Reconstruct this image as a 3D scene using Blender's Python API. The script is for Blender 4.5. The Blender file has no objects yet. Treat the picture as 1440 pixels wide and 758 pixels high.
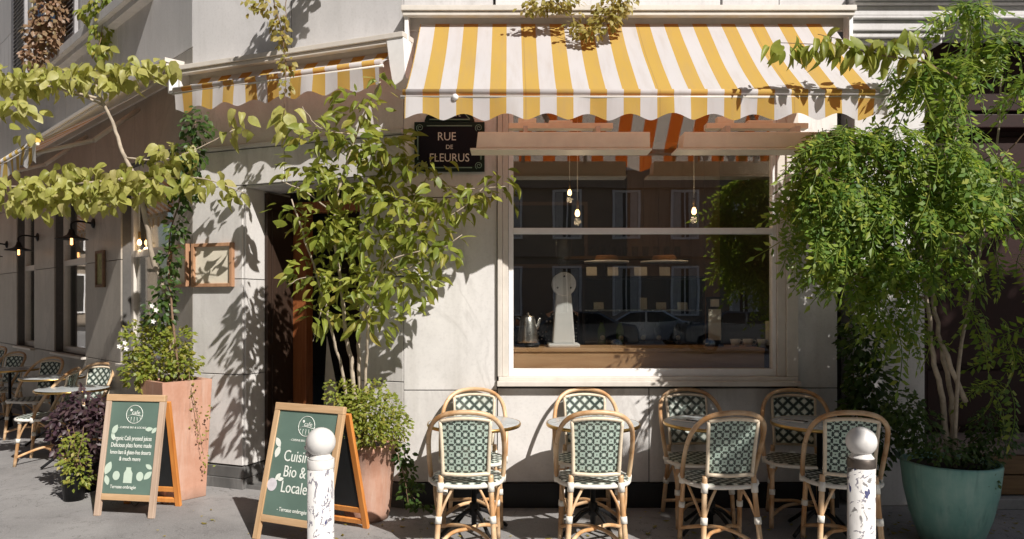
import bpy, math, random
from mathutils import Vector, Matrix
random.seed(11)
R = math.radians
scn = bpy.context.scene
COL = scn.collection
# ------------------------------------------------------------------ camera
F, H, CX, HY = 1021.0, 1.55, 715.0, 426.0
cam = bpy.data.cameras.new('camera'); camo = bpy.data.objects.new('camera', cam)
COL.objects.link(camo); scn.camera = camo
camo.location = (0, 0, H); camo.rotation_euler = (R(90), 0, 0)
cam.sensor_width = 36; cam.lens = 36 * F / 1440
cam.shift_x = 5 / 1440; cam.shift_y = 47 / 1440
cam.clip_start = 0.05; cam.clip_end = 500
# ------------------------------------------------------------------ world and sun
SUNV = Vector((0.75, -1.0, 1.07)).normalized()        # towards the sun
w = bpy.data.worlds.new('World'); scn.world = w; w.use_nodes = True
wn = w.node_tree.nodes; wl = w.node_tree.links
sky = wn.new('ShaderNodeTexSky'); sky.sky_type = 'NISHITA'; sky.sun_disc = False
sky.sun_elevation = math.asin(SUNV.z); sky.sun_rotation = math.atan2(SUNV.x, SUNV.y)
sky.air_density = 1.0; sky.dust_density = 1.6; sky.ozone_density = 0.6
wl.new(sky.outputs[0], wn['Background'].inputs['Color']); wn['Background'].inputs['Strength'].default_value = 0.05
sd = bpy.data.lights.new('sun', 'SUN'); so = bpy.data.objects.new('sun', sd); COL.objects.link(so)
sd.energy = 5.0; sd.angle = R(0.5); sd.color = (1.0, 0.95, 0.885)
so.rotation_euler = SUNV.to_track_quat('Z', 'Y').to_euler(); so.location = (6, -6, 12)
scn.view_settings.view_transform = 'Standard'; scn.view_settings.look = 'None'
scn.view_settings.exposure = 0.24; scn.view_settings.gamma = 1.0
scn.cycles.max_bounces = 8; scn.cycles.transparent_max_bounces = 16

# ------------------------------------------------------------------ helpers
def at(px, py, D):
    return Vector(((px - CX) / F * D, D, H + (HY - py) / F * D))

class MB:
    def __init__(s): s.v = []; s.f = []; s.sm = []
    def add(s, vs, fs, smooth=False):
        b = len(s.v); s.v += [tuple(v) for v in vs]
        s.f += [tuple(i + b for i in f) for f in fs]; s.sm += [smooth] * len(fs); return s
    def box(s, x0, x1, y0, y1, z0, z1):
        return s.add([(x0,y0,z0),(x1,y0,z0),(x1,y1,z0),(x0,y1,z0),(x0,y0,z1),(x1,y0,z1),(x1,y1,z1),(x0,y1,z1)],
            [(0,3,2,1),(4,5,6,7),(0,1,5,4),(1,2,6,5),(2,3,7,6),(3,0,4,7)])
    def bar(s, a, b, wx, wy, up=(0,0,1)):
        a = Vector(a); b = Vector(b); d = (b - a).normalized(); u = Vector(up)
        if abs(d.dot(u)) > .98: u = Vector((0,1,0))
        x = d.cross(u).normalized(); y = x.cross(d)
        vs = [p + x*i*wx/2 + y*j*wy/2 for p in (a, b) for i, j in ((-1,-1),(1,-1),(1,1),(-1,1))]
        return s.add(vs, [(0,1,2,3),(7,6,5,4),(0,4,5,1),(1,5,6,2),(2,6,7,3),(3,7,4,0)])
    def tube(s, pts, r, n=8, cap=True):
        pts = [Vector(p) for p in pts]; m = len(pts)
        rs = r if isinstance(r, (list, tuple)) else [r] * m
        t = [(pts[min(i+1,m-1)] - pts[max(i-1,0)]).normalized() for i in range(m)]
        u = Vector((0,0,1)) if abs(t[0].z) < .9 else Vector((1,0,0))
        x = t[0].cross(u).normalized(); vs = []
        for i in range(m):
            x = (x - t[i] * x.dot(t[i])).normalized(); y = t[i].cross(x)
            for k in range(n):
                a = 2*math.pi*k/n; vs.append(pts[i] + (x*math.cos(a) + y*math.sin(a)) * rs[i])
        fs = [(i*n+k, i*n+(k+1)%n, (i+1)*n+(k+1)%n, (i+1)*n+k) for i in range(m-1) for k in range(n)]
        s.add(vs, fs, True)
        if cap:
            b = len(s.v) - m*n
            s.f += [tuple(b+k for k in reversed(range(n))), tuple(b+(m-1)*n+k for k in range(n))]; s.sm += [False, False]
        return s
    def lathe(s, prof, n=24, c=(0,0,0), sq=None):
        vs = []
        for r, z in prof:
            for k in range(n):
                a = 2*math.pi*k/n
                vs.append((c[0]+r*math.cos(a), c[1]+r*math.sin(a), c[2]+z))
        m = len(prof)
        fs = [(i*n+k, i*n+(k+1)%n, (i+1)*n+(k+1)%n, (i+1)*n+k) for i in range(m-1) for k in range(n)]
        s.add(vs, fs, True)
        b = len(s.v) - m*n
        s.f += [tuple(b+k for k in reversed(range(n))), tuple(b+(m-1)*n+k for k in range(n))]; s.sm += [False, False]
        return s
    def prism(s, poly, z0, z1):
        n = len(poly)
        return s.add([(x,y,z0) for x,y in poly] + [(x,y,z1) for x,y in poly],
            [tuple(reversed(range(n))), tuple(range(n,2*n))] + [(i,(i+1)%n,n+(i+1)%n,n+i) for i in range(n)])
    def plate(s, poly, y0, y1):           # polygon in x,z extruded in y
        n = len(poly)
        return s.add([(x,y0,z) for x,z in poly] + [(x,y1,z) for x,z in poly],
            [tuple(range(n)), tuple(reversed(range(n,2*n)))] + [(i,n+i,n+(i+1)%n,(i+1)%n) for i in range(n)])
    def sphere(s, c, r, n=16, m=10):
        rx, ry, rz = r if isinstance(r, (tuple, list)) else (r, r, r)
        vs = [(c[0],c[1],c[2]-rz)]
        for i in range(1, m):
            p = -math.pi/2 + math.pi*i/m
            for k in range(n):
                a = 2*math.pi*k/n; vs.append((c[0]+rx*math.cos(p)*math.cos(a), c[1]+ry*math.cos(p)*math.sin(a), c[2]+rz*math.sin(p)))
        vs.append((c[0],c[1],c[2]+rz)); L = len(vs)-1
        fs = [(0,1+(k+1)%n,1+k) for k in range(n)] + [(1+(i-1)*n+k,1+(i-1)*n+(k+1)%n,1+i*n+(k+1)%n,1+i*n+k) for i in range(1,m-1) for k in range(n)]
        fs += [(1+(m-2)*n+k,1+(m-2)*n+(k+1)%n,L) for k in range(n)]
        return s.add(vs, fs, True)
    def mesh(s, name, mat):
        me = bpy.data.meshes.new(name); me.from_pydata(s.v, [], s.f)
        me.polygons.foreach_set('use_smooth', s.sm)
        if mat: me.materials.append(mat)
        me.update(); return me
    def build(s, name, mat, parent=None, loc=(0,0,0), rot=(0,0,0), bevel=0, kind=None):
        return put(name, s.mesh(name, mat), parent, loc, rot, bevel, kind)

def put(name, me, parent=None, loc=(0,0,0), rot=(0,0,0), bevel=0, kind=None):
    o = bpy.data.objects.new(name, me); COL.objects.link(o)
    o.location = loc; o.rotation_euler = rot
    if parent: o.parent = parent
    if bevel:
        b = o.modifiers.new('bevel', 'BEVEL'); b.width = bevel; b.segments = 2; b.limit_method = 'ANGLE'; b.angle_limit = R(40)
    if kind: o['kind'] = kind
    return o
def tag(o, label, cat, group=None):
    o['label'] = label; o['category'] = cat
    if group: o['group'] = group
    return o
def thing(name, label, cat, loc=(0,0,0), rotz=0, group=None):
    o = bpy.data.objects.new(name, None); COL.objects.link(o); o.empty_display_size = .1
    o.location = loc; o.rotation_euler = (0,0,rotz)
    return tag(o, label, cat, group)
KIDS = {}
def copy_tree(o, parent=None):
    c = o.copy(); COL.objects.link(c); c.parent = parent
    for ch in list(o.children): copy_tree(ch, c)
    return c
def catmull(P, k=6):
    P = [Vector(p) for p in P]; Q = [P[0]*2-P[1]] + P + [P[-1]*2-P[-2]]; out = []
    for i in range(1, len(Q)-2):
        a,b,c,d = Q[i-1],Q[i],Q[i+1],Q[i+2]
        for j in range(k):
            t = j/k; out.append(.5*((2*b)+(c-a)*t+(2*a-5*b+4*c-d)*t*t+(3*b-a-3*c+d)*t**3))
    return out + [P[-1]]

# ------------------------------------------------------------------ materials
class NT:
    def __init__(s, name):
        s.m = bpy.data.materials.new(name); s.m.use_nodes = True; s.t = s.m.node_tree
        s.t.nodes.clear(); s.out = s.n('ShaderNodeOutputMaterial')
    def n(s, typ, **kw):
        x = s.t.nodes.new(typ)
        for k, v in kw.items(): setattr(x, k, v)
        return x
    def l(s, a, b): s.t.links.new(a, b)
    def put(s, sock, v):
        if hasattr(v, 'is_output') or isinstance(v, bpy.types.NodeSocket): s.l(v, sock)
        elif isinstance(v, (tuple, list)) and len(v) == 3 and sock.type == 'RGBA': sock.default_value = (*v, 1)
        else: sock.default_value = v
    def math(s, op, a, b=0.0, clamp=False):
        x = s.n('ShaderNodeMath', operation=op, use_clamp=clamp); s.put(x.inputs[0], a); s.put(x.inputs[1], b); return x.outputs[0]
    def mix(s, f, a, b, typ='MIX'):
        x = s.n('ShaderNodeMix', data_type='RGBA', blend_type=typ); s.put(x.inputs[0], f); s.put(x.inputs[6], a); s.put(x.inputs[7], b); return x.outputs[2]
    def ramp(s, f, lo, hi):
        x = s.n('ShaderNodeMapRange'); s.put(x.inputs[0], f); x.inputs[1].default_value = lo; x.inputs[2].default_value = hi; return x.outputs[0]
    def noise(s, vec, scale, detail=4, rough=.55, dist=0):
        x = s.n('ShaderNodeTexNoise'); s.put(x.inputs['Vector'], vec); x.inputs['Scale'].default_value = scale
        x.inputs['Detail'].default_value = detail; x.inputs['Roughness'].default_value = rough; x.inputs['Distortion'].default_value = dist
        return x.outputs[0]
    def co(s, which='Object'): return s.n('ShaderNodeTexCoord').outputs[which]
    def pos(s): return s.n('ShaderNodeNewGeometry').outputs['Position']
    def mapv(s, v, scale=(1,1,1), rot=(0,0,0), loc=(0,0,0)):
        x = s.n('ShaderNodeMapping'); s.put(x.inputs[0], v); x.inputs[1].default_value = loc; x.inputs[2].default_value = rot; x.inputs[3].default_value = scale; return x.outputs[0]
    def sep(s, v):
        x = s.n('ShaderNodeSeparateXYZ'); s.put(x.inputs[0], v); return x.outputs
    def rand(s): return s.n('ShaderNodeObjectInfo').outputs['Random']
    def bump(s, h, strength=.3, dist=.005):
        x = s.n('ShaderNodeBump'); x.inputs['Strength'].default_value = strength; x.inputs['Distance'].default_value = dist; s.put(x.inputs['Height'], h); return x.outputs[0]
    def bsdf(s, col, rough=.6, metal=0, spec=.5, normal=None, **kw):
        p = s.n('ShaderNodeBsdfPrincipled'); s.put(p.inputs['Base Color'], col); s.put(p.inputs['Roughness'], rough)
        p.inputs['Metallic'].default_value = metal; p.inputs['Specular IOR Level'].default_value = spec
        if normal: s.l(normal, p.inputs['Normal'])
        for k, v in kw.items(): s.put(p.inputs[k], v)
        return p.outputs[0]
    def done(s, sh): s.l(sh, s.out.inputs[0]); return s.m

def mat_plain(name, col, rough=.6, metal=0, vary=.25, scale=30, spec=.5, bump=.15, coat=0):
    t = NT(name); v = t.pos(); n = t.noise(v, scale, 5); n2 = t.noise(v, scale*.13, 3)
    f = t.math('ADD', t.math('MULTIPLY', n, .5), t.math('MULTIPLY', n2, .5))
    f = t.ramp(f, .3, .7)
    c = t.mix(f, tuple(x*(1-vary) for x in col), tuple(min(1, x*(1+vary)) for x in col))
    rr = t.math('ADD', t.math('MULTIPLY', f, .16), rough-.08)
    return t.done(t.bsdf(c, rr, metal, spec, t.bump(n, bump, .003), **({'Coat Weight': coat} if coat else {})))

def mat_marble(name, lo, hi, vein, rough=.32):
    t = NT(name); r = t.rand(); p = t.pos()
    x = t.n('ShaderNodeVectorMath', operation='ADD'); t.l(p, x.inputs[0])
    cb = t.n('ShaderNodeCombineXYZ'); t.l(t.math('MULTIPLY', r, 9), cb.inputs[0]); t.l(t.math('MULTIPLY', r, 7), cb.inputs[2]); t.l(cb.outputs[0], x.inputs[1])
    v = x.outputs[0]
    mv = t.mapv(v, (1,1,.45), (.2,.7,0))
    n1 = t.noise(mv, 1.6, 6, .6, 1.2); n2 = t.noise(mv, 2.0, 8, .55, 1.2); n3 = t.noise(v, 55, 4)
    ve = t.math('SUBTRACT', 1, t.ramp(t.math('ABSOLUTE', t.math('SUBTRACT', n2, .5)), 0, .035))
    ve = t.math('MULTIPLY', ve, t.ramp(n1, .42, .6))
    c = t.mix(t.ramp(n1, .3, .7), lo, hi)
    c = t.mix(t.math('MULTIPLY', ve, .36), c, vein)
    c = t.mix(t.math('MULTIPLY', t.ramp(n3, .5, .75), .12), c, (.15,.14,.12))
    # grime low on the wall and weather streaks
    z = t.sep(p)[2]; st = t.noise(t.mapv(p, (9,9,.7)), 1, 4)
    c = t.mix(t.math('MULTIPLY', t.ramp(st, .52, .75), .22), c, (.22,.2,.17))
    br = t.math('ADD', .9, t.math('MULTIPLY', r, .14))
    hs = t.n('ShaderNodeHueSaturation'); t.l(c, hs.inputs['Color']); t.l(br, hs.inputs['Value'])
    return t.done(t.bsdf(hs.outputs[0], t.math('ADD', rough, t.math('MULTIPLY', n3, .25)), 0, .4, t.bump(n3, .06, .003)))

def mat_wood(name, c1, c2, axis='Z', rough=.5, scale=1.0):
    t = NT(name); o = t.co(); sc = {'X': (1.2,14,14), 'Z': (14,14,1.2), 'Y': (14,1.2,14)}[axis]
    v = t.mapv(o, tuple(a*scale for a in sc)); n = t.noise(v, 1.6, 6, .6, .8); n2 = t.noise(t.pos(), 3, 3)
    f = t.ramp(t.math('ADD', t.math('MULTIPLY', n, .8), t.math('MULTIPLY', n2, .25)), .32, .72)
    return t.done(t.bsdf(t.mix(f, c1, c2), rough, 0, .4, t.bump(n, .25, .003)))

def mat_rattan():
    t = NT('rattan cane'); p = t.co(); r = t.rand(); n = t.noise(p, 22, 4); n2 = t.noise(t.mapv(p, (1,1,1)), 5, 3)
    c = t.mix(t.ramp(n2, .35, .68), (.46,.23,.085), (.76,.57,.37))
    c = t.mix(t.math('MULTIPLY', t.ramp(n, .58, .72), .5), c, (.22,.09,.03))
    hs = t.n('ShaderNodeHueSaturation'); t.l(c, hs.inputs['Color']); t.l(t.math('ADD', .8, t.math('MULTIPLY', r, .35)), hs.inputs['Value'])
    return t.done(t.bsdf(hs.outputs[0], .38, 0, .5, t.bump(n, .3, .002)))

MINT = (.54,.69,.60); MINTW = (.80,.85,.78); INK = (.010,.026,.026)
def mat_weave(name, kind, plane):
    t = NT(name); s = t.sep(t.co()); a = s[0]; b = s[2] if plane == 'xz' else s[1]
    p = .053 if kind == 'star' else .060
    u = t.math('DIVIDE', t.math('ADD', a, b), p*1.414); v = t.math('DIVIDE', t.math('SUBTRACT', a, b), p*1.414)
    fu = t.math('SUBTRACT', t.math('FRACT', t.math('ADD', u, 100.5)), .5); fv = t.math('SUBTRACT', t.math('FRACT', t.math('ADD', v, 100.5)), .5)
    au = t.math('ABSOLUTE', fu); av = t.math('ABSOLUTE', fv); mx = t.math('MAXIMUM', au, av); mn = t.math('MINIMUM', au, av)
    fine = t.n('ShaderNodeTexChecker'); t.l(t.co(), fine.inputs[0]); fine.inputs['Scale'].default_value = 230
    if kind == 'star':
        ink = t.math('GREATER_THAN', mx, .345)
        cross = t.math('LESS_THAN', mn, .085)
        xx = t.math('LESS_THAN', t.math('ABSOLUTE', t.math('SUBTRACT', au, av)), .085)
        core = t.math('LESS_THAN', mx, .27)
        st = t.math('MULTIPLY', t.math('MAXIMUM', cross, xx), core)
        c = t.mix(st, tuple(q*.62 for q in MINT), MINTW); c = t.mix(ink, c, INK)
    else:
        d = t.math('SQRT', t.math('ADD', t.math('MULTIPLY', fu, fu), t.math('MULTIPLY', fv, fv)))
        d8 = t.math('MAXIMUM', mx, t.math('MULTIPLY', t.math('ADD', au, av), .72))
        ring = t.math('MULTIPLY', t.math('GREATER_THAN', d8, .215), t.math('LESS_THAN', d8, .455))
        cross = t.math('MULTIPLY', t.math('LESS_THAN', mn, .045), t.math('GREATER_THAN', d8, .30))
        x2 = t.math('MULTIPLY', t.math('GREATER_THAN', mn, .44), t.math('GREATER_THAN', au, .44))
        ring = t.math('MULTIPLY', ring, t.math('SUBTRACT', 1, cross))
        ctr = t.math('LESS_THAN', t.math('MULTIPLY', t.math('ADD', t.math('MULTIPLY', mn, 2.2), mx), 1), .16)
        c = t.mix(ctr, MINT, MINTW); c = t.mix(t.math('MAXIMUM', ring, x2), c, INK)
    c = t.mix(t.math('MULTIPLY', fine.outputs['Fac'], .22), c, (.03,.05,.04)); c = t.mix(t.math('MULTIPLY', t.rand(), .16), c, (.30,.30,.24))
    n = t.noise(t.pos(), 9, 3); c = t.mix(t.math('MULTIPLY', t.ramp(n, .5, .8), .25), c, (.35,.32,.24))
    return t.done(t.bsdf(c, .42, 0, .5, t.bump(fine.outputs['Fac'], .5, .0015)))

def mat_stripe(name, period, off, yel=(.62,.43,.105), whi=(.70,.68,.69), trans_y=(.85,.13,.012), trans_w=(.78,.68,.60), mf=.34):
    t = NT(name); o = t.co(); x = t.sep(o)[0]
    f = t.math('FRACT', t.math('ADD', t.math('DIVIDE', t.math('SUBTRACT', x, off), period), 50.0))
    st = t.math('LESS_THAN', f, .5)
    n = t.noise(o, 1.5, 4); d = t.noise(t.mapv(o, (9,1.2,1.2)), 2, 6, .65); seam = t.math('LESS_THAN', t.math('ABSOLUTE', t.math('SUBTRACT', t.math('FRACT', t.math('ADD', t.math('DIVIDE', x, period*4), 50.37)), .5)), .0045); fab = t.noise(t.mapv(o, (400,400,400)), 1, 2)
    c = t.mix(st, whi, yel); c = t.mix(t.math('MULTIPLY', t.ramp(d, .48, .75), .30), c, (.40,.32,.22)); c = t.mix(t.math('MULTIPLY', seam, .35), c, (.25,.18,.10)); c = t.mix(t.math('MULTIPLY', t.ramp(n, .5, .8), .12), c, (.5,.42,.3))
    tc = t.mix(st, trans_w, trans_y)
    nb = t.bump(t.math('ADD', t.math('MULTIPLY', n, 1.0), t.math('MULTIPLY', fab, .03)), .35, .03)
    p = t.bsdf(c, .85, 0, .2, nb); tr = t.n('ShaderNodeBsdfTranslucent'); t.l(tc, tr.inputs[0])
    m = t.n('ShaderNodeMixShader'); m.inputs[0].default_value = mf; t.l(p, m.inputs[1]); t.l(tr.outputs[0], m.inputs[2])
    return t.done(m.outputs[0])

def mat_leaf(name, cols, trans, mixf=.4, rough=.42):
    t = NT(name); isl = t.n('ShaderNodeNewGeometry').outputs['Random Per Island']
    f = t.math('FRACT', t.math('ADD', t.rand(), isl))
    cr = t.n('ShaderNodeValToRGB'); t.l(f, cr.inputs[0]); e = cr.color_ramp.elements
    e[0].position = 0; e[0].color = (*cols[0], 1); e[1].position = 1; e[1].color = (*cols[-1], 1)
    for i, c in enumerate(cols[1:-1]): x = e.new((i+1)/(len(cols)-1)); x.color = (*c, 1)
    n = t.noise(t.pos(), 40, 3); c = t.mix(t.math('MULTIPLY', t.ramp(n, .45, .75), .35), cr.outputs[0], (.10,.09,.02))
    p = t.bsdf(c, rough, 0, .35, t.bump(n, .2, .004)); tr = t.n('ShaderNodeBsdfTranslucent')
    t.l(t.mix(.5, cr.outputs[0], trans), tr.inputs[0])
    m = t.n('ShaderNodeMixShader'); m.inputs[0].default_value = mixf; t.l(p, m.inputs[1]); t.l(tr.outputs[0], m.inputs[2])
    return t.done(m.outputs[0])

def mat_emit(name, col, strength):
    t = NT(name); e = t.n('ShaderNodeEmission'); t.put(e.inputs[0], col); e.inputs[1].default_value = strength; return t.done(e.outputs[0])

def mat_glass(name, tint=(.80,.82,.80), ior=1.62, k=1.25):
    t = NT(name); tr = t.n('ShaderNodeBsdfTransparent'); tr.inputs[0].default_value = (*tint, 1)
    g = t.n('ShaderNodeBsdfGlossy'); g.inputs['Roughness'].default_value = .0; g.inputs[0].default_value = (.95,.95,.95,1)
    n = t.noise(t.pos(), 1.3, 2); t.l(t.bump(n, .05, .012), g.inputs['Normal'])
    fr = t.n('ShaderNodeLayerWeight'); f0 = ((ior-1)/(ior+1))**2 * k       # Schlick reflectance, the same from both sides
    fac = t.math('ADD', f0, t.math('MULTIPLY', t.math('POWER', fr.outputs['Facing'], 5.0), 1-f0), True)
    m = t.n('ShaderNodeMixShader'); t.l(fac, m.inputs[0]); t.l(tr.outputs[0], m.inputs[1]); t.l(g.outputs[0], m.inputs[2])
    return t.done(m.outputs[0])

def mat_asphalt(name, lo, hi):
    t = NT(name); p = t.pos(); n = t.noise(p, 1.1, 5, .6); f = t.noise(p, 190, 3); s = t.noise(p, 6, 5, .65)
    c = t.mix(t.ramp(n, .3, .7), lo, hi); c = t.mix(t.math('MULTIPLY', t.ramp(s, .54, .70), .42), c, tuple(x*.5 for x in lo))
    cr = t.noise(p, 1.7, 7, .6, .9); c = t.mix(t.math('MULTIPLY', t.math('LESS_THAN', t.math('ABSOLUTE', t.math('SUBTRACT', cr, .5)), .0022), .7), c, (.06,.055,.05))
    wet = t.noise(p, .7, 4, .5, .5); c = t.mix(t.math('MULTIPLY', t.ramp(wet, .54, .60), .28), c, tuple(x*.55 for x in lo))
    vo = t.n('ShaderNodeTexVoronoi'); t.l(p, vo.inputs[0]); vo.inputs['Scale'].default_value = 120
    c = t.mix(t.math('MULTIPLY', t.ramp(vo.outputs[0], .5, .1), .35), c, tuple(min(1,x*1.45) for x in hi))
    gum = t.n('ShaderNodeTexVoronoi'); t.l(p, gum.inputs[0]); gum.inputs['Scale'].default_value = 3.2
    c = t.mix(t.math('MULTIPLY', t.math('LESS_THAN', gum.outputs[0], .045), .6), c, (.07,.065,.06))
    return t.done(t.bsdf(c, .85, 0, .25, t.bump(t.math('ADD', f, t.math('MULTIPLY', vo.outputs[0], .6)), .35, .003)))

def mat_bollard(name):
    t = NT(name); o = t.pos(); z = t.sep(t.co())[2]
    n = t.noise(t.mapv(o, (5,5,4)), 1.3, 6, .60, 1.2); n2 = t.noise(t.mapv(o, (30,30,14)), 1, 3)
    torn = t.math('GREATER_THAN', t.math('ADD', n, t.math('MULTIPLY', n2, .10)), .68)
    edge = t.math('MULTIPLY', t.math('LESS_THAN', t.math('ABSOLUTE', t.math('SUBTRACT', n, .47)), .02), t.math('GREATER_THAN', n2, .5))
    c = t.mix(t.ramp(n2, .3, .8), (.62,.60,.58), (.80,.78,.76)); c = t.mix(torn, c, (.20,.19,.185)); c = t.mix(edge, c, (.20,.19,.22))
    m3 = t.noise(t.mapv(o, (22,22,10)), 1, 2); c = t.mix(t.math('GREATER_THAN', m3, .70), c, (.03,.035,.12))
    bare = t.math('MAXIMUM', t.math('GREATER_THAN', z, .66), t.math('LESS_THAN', z, .28))
    return t.done(t.bsdf(c, .6, 0, .4, t.bump(t.math('SUBTRACT', 1, torn), .5, .002)))

def mat_dots(name):
    t = NT(name); v = t.n('ShaderNodeTexVoronoi'); t.l(t.co(), v.inputs[0]); v.inputs['Scale'].default_value = 30; v.inputs['Randomness'].default_value = .35
    d = t.math('LESS_THAN', v.outputs[0], .26)
    return t.done(t.bsdf(t.mix(d, (.008,.008,.010), (.75,.73,.70)), .8))

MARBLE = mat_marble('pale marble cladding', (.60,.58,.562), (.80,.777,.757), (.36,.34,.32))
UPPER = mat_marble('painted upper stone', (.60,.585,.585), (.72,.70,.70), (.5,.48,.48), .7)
SHADEMARBLE = mat_marble('marble cladding with shade in colour', (.31,.28,.245), (.45,.41,.36), (.20,.17,.15), .3)  # same marble as the front, its colour darkened for the shaded side wall
GREYMARBLE = mat_marble('dark grey marble base', (.09,.09,.088), (.20,.195,.19), (.36,.35,.34))
MORTAR = mat_plain('dark mortar', (.10,.095,.09), .9)
BLACK = mat_plain('black painted plinth', (.012,.012,.013), .45, bump=.1)
TRIM = mat_plain('cream paint', (.66,.61,.55), .42, vary=.10, scale=18, bump=.08)
WHITE = mat_plain('white paint', (.84,.825,.81), .45, vary=.07, scale=24, bump=.08)
BEAM = mat_plain('warm beige enamel', (.92,.79,.62), .5, vary=.12, scale=12)
OAK = mat_wood('pale oak', (.42,.25,.12), (.66,.45,.27))
OAKX = mat_wood('pale oak lengthwise', (.42,.25,.12), (.66,.45,.27), 'X')
REDWOOD = mat_wood('orange varnished wood', (.20,.055,.018), (.42,.15,.055), 'Z', .35)
DARKWOOD = mat_wood('dark brown panel wood', (.030,.018,.012), (.055,.032,.022), 'Z', .5)
ORANGEWOOD = mat_wood('orange stained wood', (.52,.17,.035), (.80,.34,.09), 'Z', .4)
COUNTER = mat_wood('counter wood', (.48,.26,.12), (.70,.44,.24), 'X', .4)
RATTAN = mat_rattan()
CANE = mat_plain('cream cane', (.74,.63,.48), .45, vary=.18, scale=60)
WRAP = mat_plain('white cane wrap', (.78,.75,.68), .5, vary=.12, scale=90)
STAR_XZ = mat_weave('star weave back', 'star', 'xz'); RING_XZ = mat_weave('ring weave back', 'ring', 'xz'); STAR_XY = mat_weave('star weave seat', 'star', 'xy')
TABLETOP = mat_plain('grey table top', (.46,.49,.50), .25, vary=.12, scale=8)
BRASS = mat_plain('brass rim', (.62,.40,.14), .32, 1, vary=.2)
IRON = mat_plain('black iron', (.010,.010,.011), .45, .3)
STEEL = mat_plain('brushed steel', (.62,.60,.57), .28, 1, vary=.12)
PAVE = mat_asphalt('grey pavement', (.22,.212,.21), (.32,.31,.305))
ROAD = mat_asphalt('road asphalt', (.30,.29,.28), (.40,.39,.37))
KERB = mat_plain('granite kerb', (.34,.33,.32), .7)
BOARD = mat_plain('green chalkboard', (.105,.165,.135), .75, vary=.22, scale=5)
CHALK = mat_plain('chalk white paint', (.80,.82,.76), .8, vary=.06)
CHALKG = mat_plain('chalk pale green paint', (.52,.62,.52), .8, vary=.06)
SLATE = mat_plain('black slate board', (.014,.015,.016), .6)
def mat_weathered(name, c1, c2, pale, rough, coat=0, sc=1.0):
    t = NT(name); p = t.co(); st = t.noise(t.mapv(p, (16*sc,16*sc,1.5)), 1, 6, .65); n = t.noise(p, 5, 6, .65); f = t.noise(p, 60, 4)
    c = t.mix(t.ramp(n, .3, .7), c1, c2); c = t.mix(t.math('MULTIPLY', t.ramp(st, .48, .74), .55), c, pale)
    c = t.mix(t.math('MULTIPLY', t.ramp(t.noise(t.mapv(p, (24,24,3)), 1, 4), .56, .75), .45), c, tuple(x*.45 for x in c1))
    z = t.sep(p)[2]; low = t.math('MULTIPLY', t.ramp(t.math('ADD', z, t.math('MULTIPLY', n, .12)), .16, .05), .5); c = t.mix(low, c, (.12,.10,.08))
    return t.done(t.bsdf(c, t.math('ADD', rough, t.math('MULTIPLY', f, .2)), 0, .4, t.bump(t.math('ADD', f, st), .3, .003), **({'Coat Weight': coat} if coat else {})))
TERRA = mat_weathered('terracotta', (.46,.235,.155), (.58,.34,.25), (.62,.47,.39), .65)
TEAL = mat_weathered('teal glazed ceramic', (.14,.33,.29), (.24,.44,.385), (.36,.52,.46), .30, .15)
SOIL = mat_plain('potting soil', (.03,.02,.014), .95, vary=.5, scale=60, bump=.8)
BARK = mat_plain('grey brown bark', (.42,.35,.27), .85, vary=.4, scale=30, bump=.6)
DBARK = mat_plain('brown bark', (.20,.125,.08), .85, vary=.4, scale=30, bump=.6)
GLASS = mat_glass('window glass', (.92,.93,.92), 1.6, 3.4)
CLEAR = mat_glass('clear glassware', (.92,.94,.92), 1.45, 1.0)
MAROON = mat_plain('maroon paint', (.026,.0095,.008), .6, vary=.3, spec=.25)
BROWNW = mat_wood('brown threshold wood', (.13,.07,.03), (.27,.16,.07), 'X', .5)
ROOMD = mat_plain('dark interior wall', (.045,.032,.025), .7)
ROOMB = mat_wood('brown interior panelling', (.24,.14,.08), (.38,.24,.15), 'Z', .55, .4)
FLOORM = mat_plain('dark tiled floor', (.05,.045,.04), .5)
NAVY = mat_plain('navy sign enamel', (.008,.008,.014), .5, vary=.2, spec=.15)
SIGNG = mat_plain('dark green sign border', (.010,.024,.017), .5, spec=.2)
SIGNW = mat_plain('cream sign lettering', (.72,.68,.62), .5, vary=.06)
PALEG = mat_plain('pale green line enamel', (.20,.30,.24), .5)
BOLLARD = mat_bollard('torn poster bollard')
BOLLW = mat_plain('chipped white paint', (.70,.68,.66), .4, vary=.12, scale=26)
BOLLD = mat_plain('dull brown steel', (.15,.125,.11), .4, .7)
PAPER = mat_plain('cream paper', (.72,.66,.54), .8, vary=.12, scale=14)
LOUVRE = mat_plain('grey blue shutter paint', (.30,.29,.30), .6)
BULB = mat_emit('lit lamp filament', (1.0,.45,.15), 4.5); PEND = mat_emit('lit bulb glass', (1.0,.60,.26), 7.0); FIL = mat_emit('lit filament', (1.0,.42,.12), 7.0)
L_LIME = mat_leaf('lime yellow leaves', [(.24,.27,.055),(.43,.43,.11),(.52,.49,.17),(.33,.36,.08),(.54,.48,.21)], (.76,.74,.18), .45)
L_MID = mat_leaf('fresh green leaves', [(.10,.15,.024),(.26,.31,.05),(.36,.38,.075),(.18,.24,.04),(.38,.31,.07)], (.60,.64,.10), .42)
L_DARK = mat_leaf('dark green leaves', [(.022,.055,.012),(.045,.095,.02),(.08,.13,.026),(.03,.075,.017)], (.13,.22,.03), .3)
L_FERN = mat_leaf('pinnate green leaves', [(.06,.15,.028),(.15,.26,.04),(.27,.35,.055),(.10,.20,.035),(.42,.44,.07)], (.42,.56,.05), .42)
L_PURPLE = mat_leaf('purple leaves', [(.035,.018,.028),(.075,.04,.055),(.05,.026,.04),(.11,.07,.075)], (.16,.04,.09), .25)
L_PINK = mat_leaf('pinkish dry leaves', [(.30,.17,.11),(.24,.15,.08),(.34,.22,.15),(.20,.16,.06)], (.40,.20,.10), .3)
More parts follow.
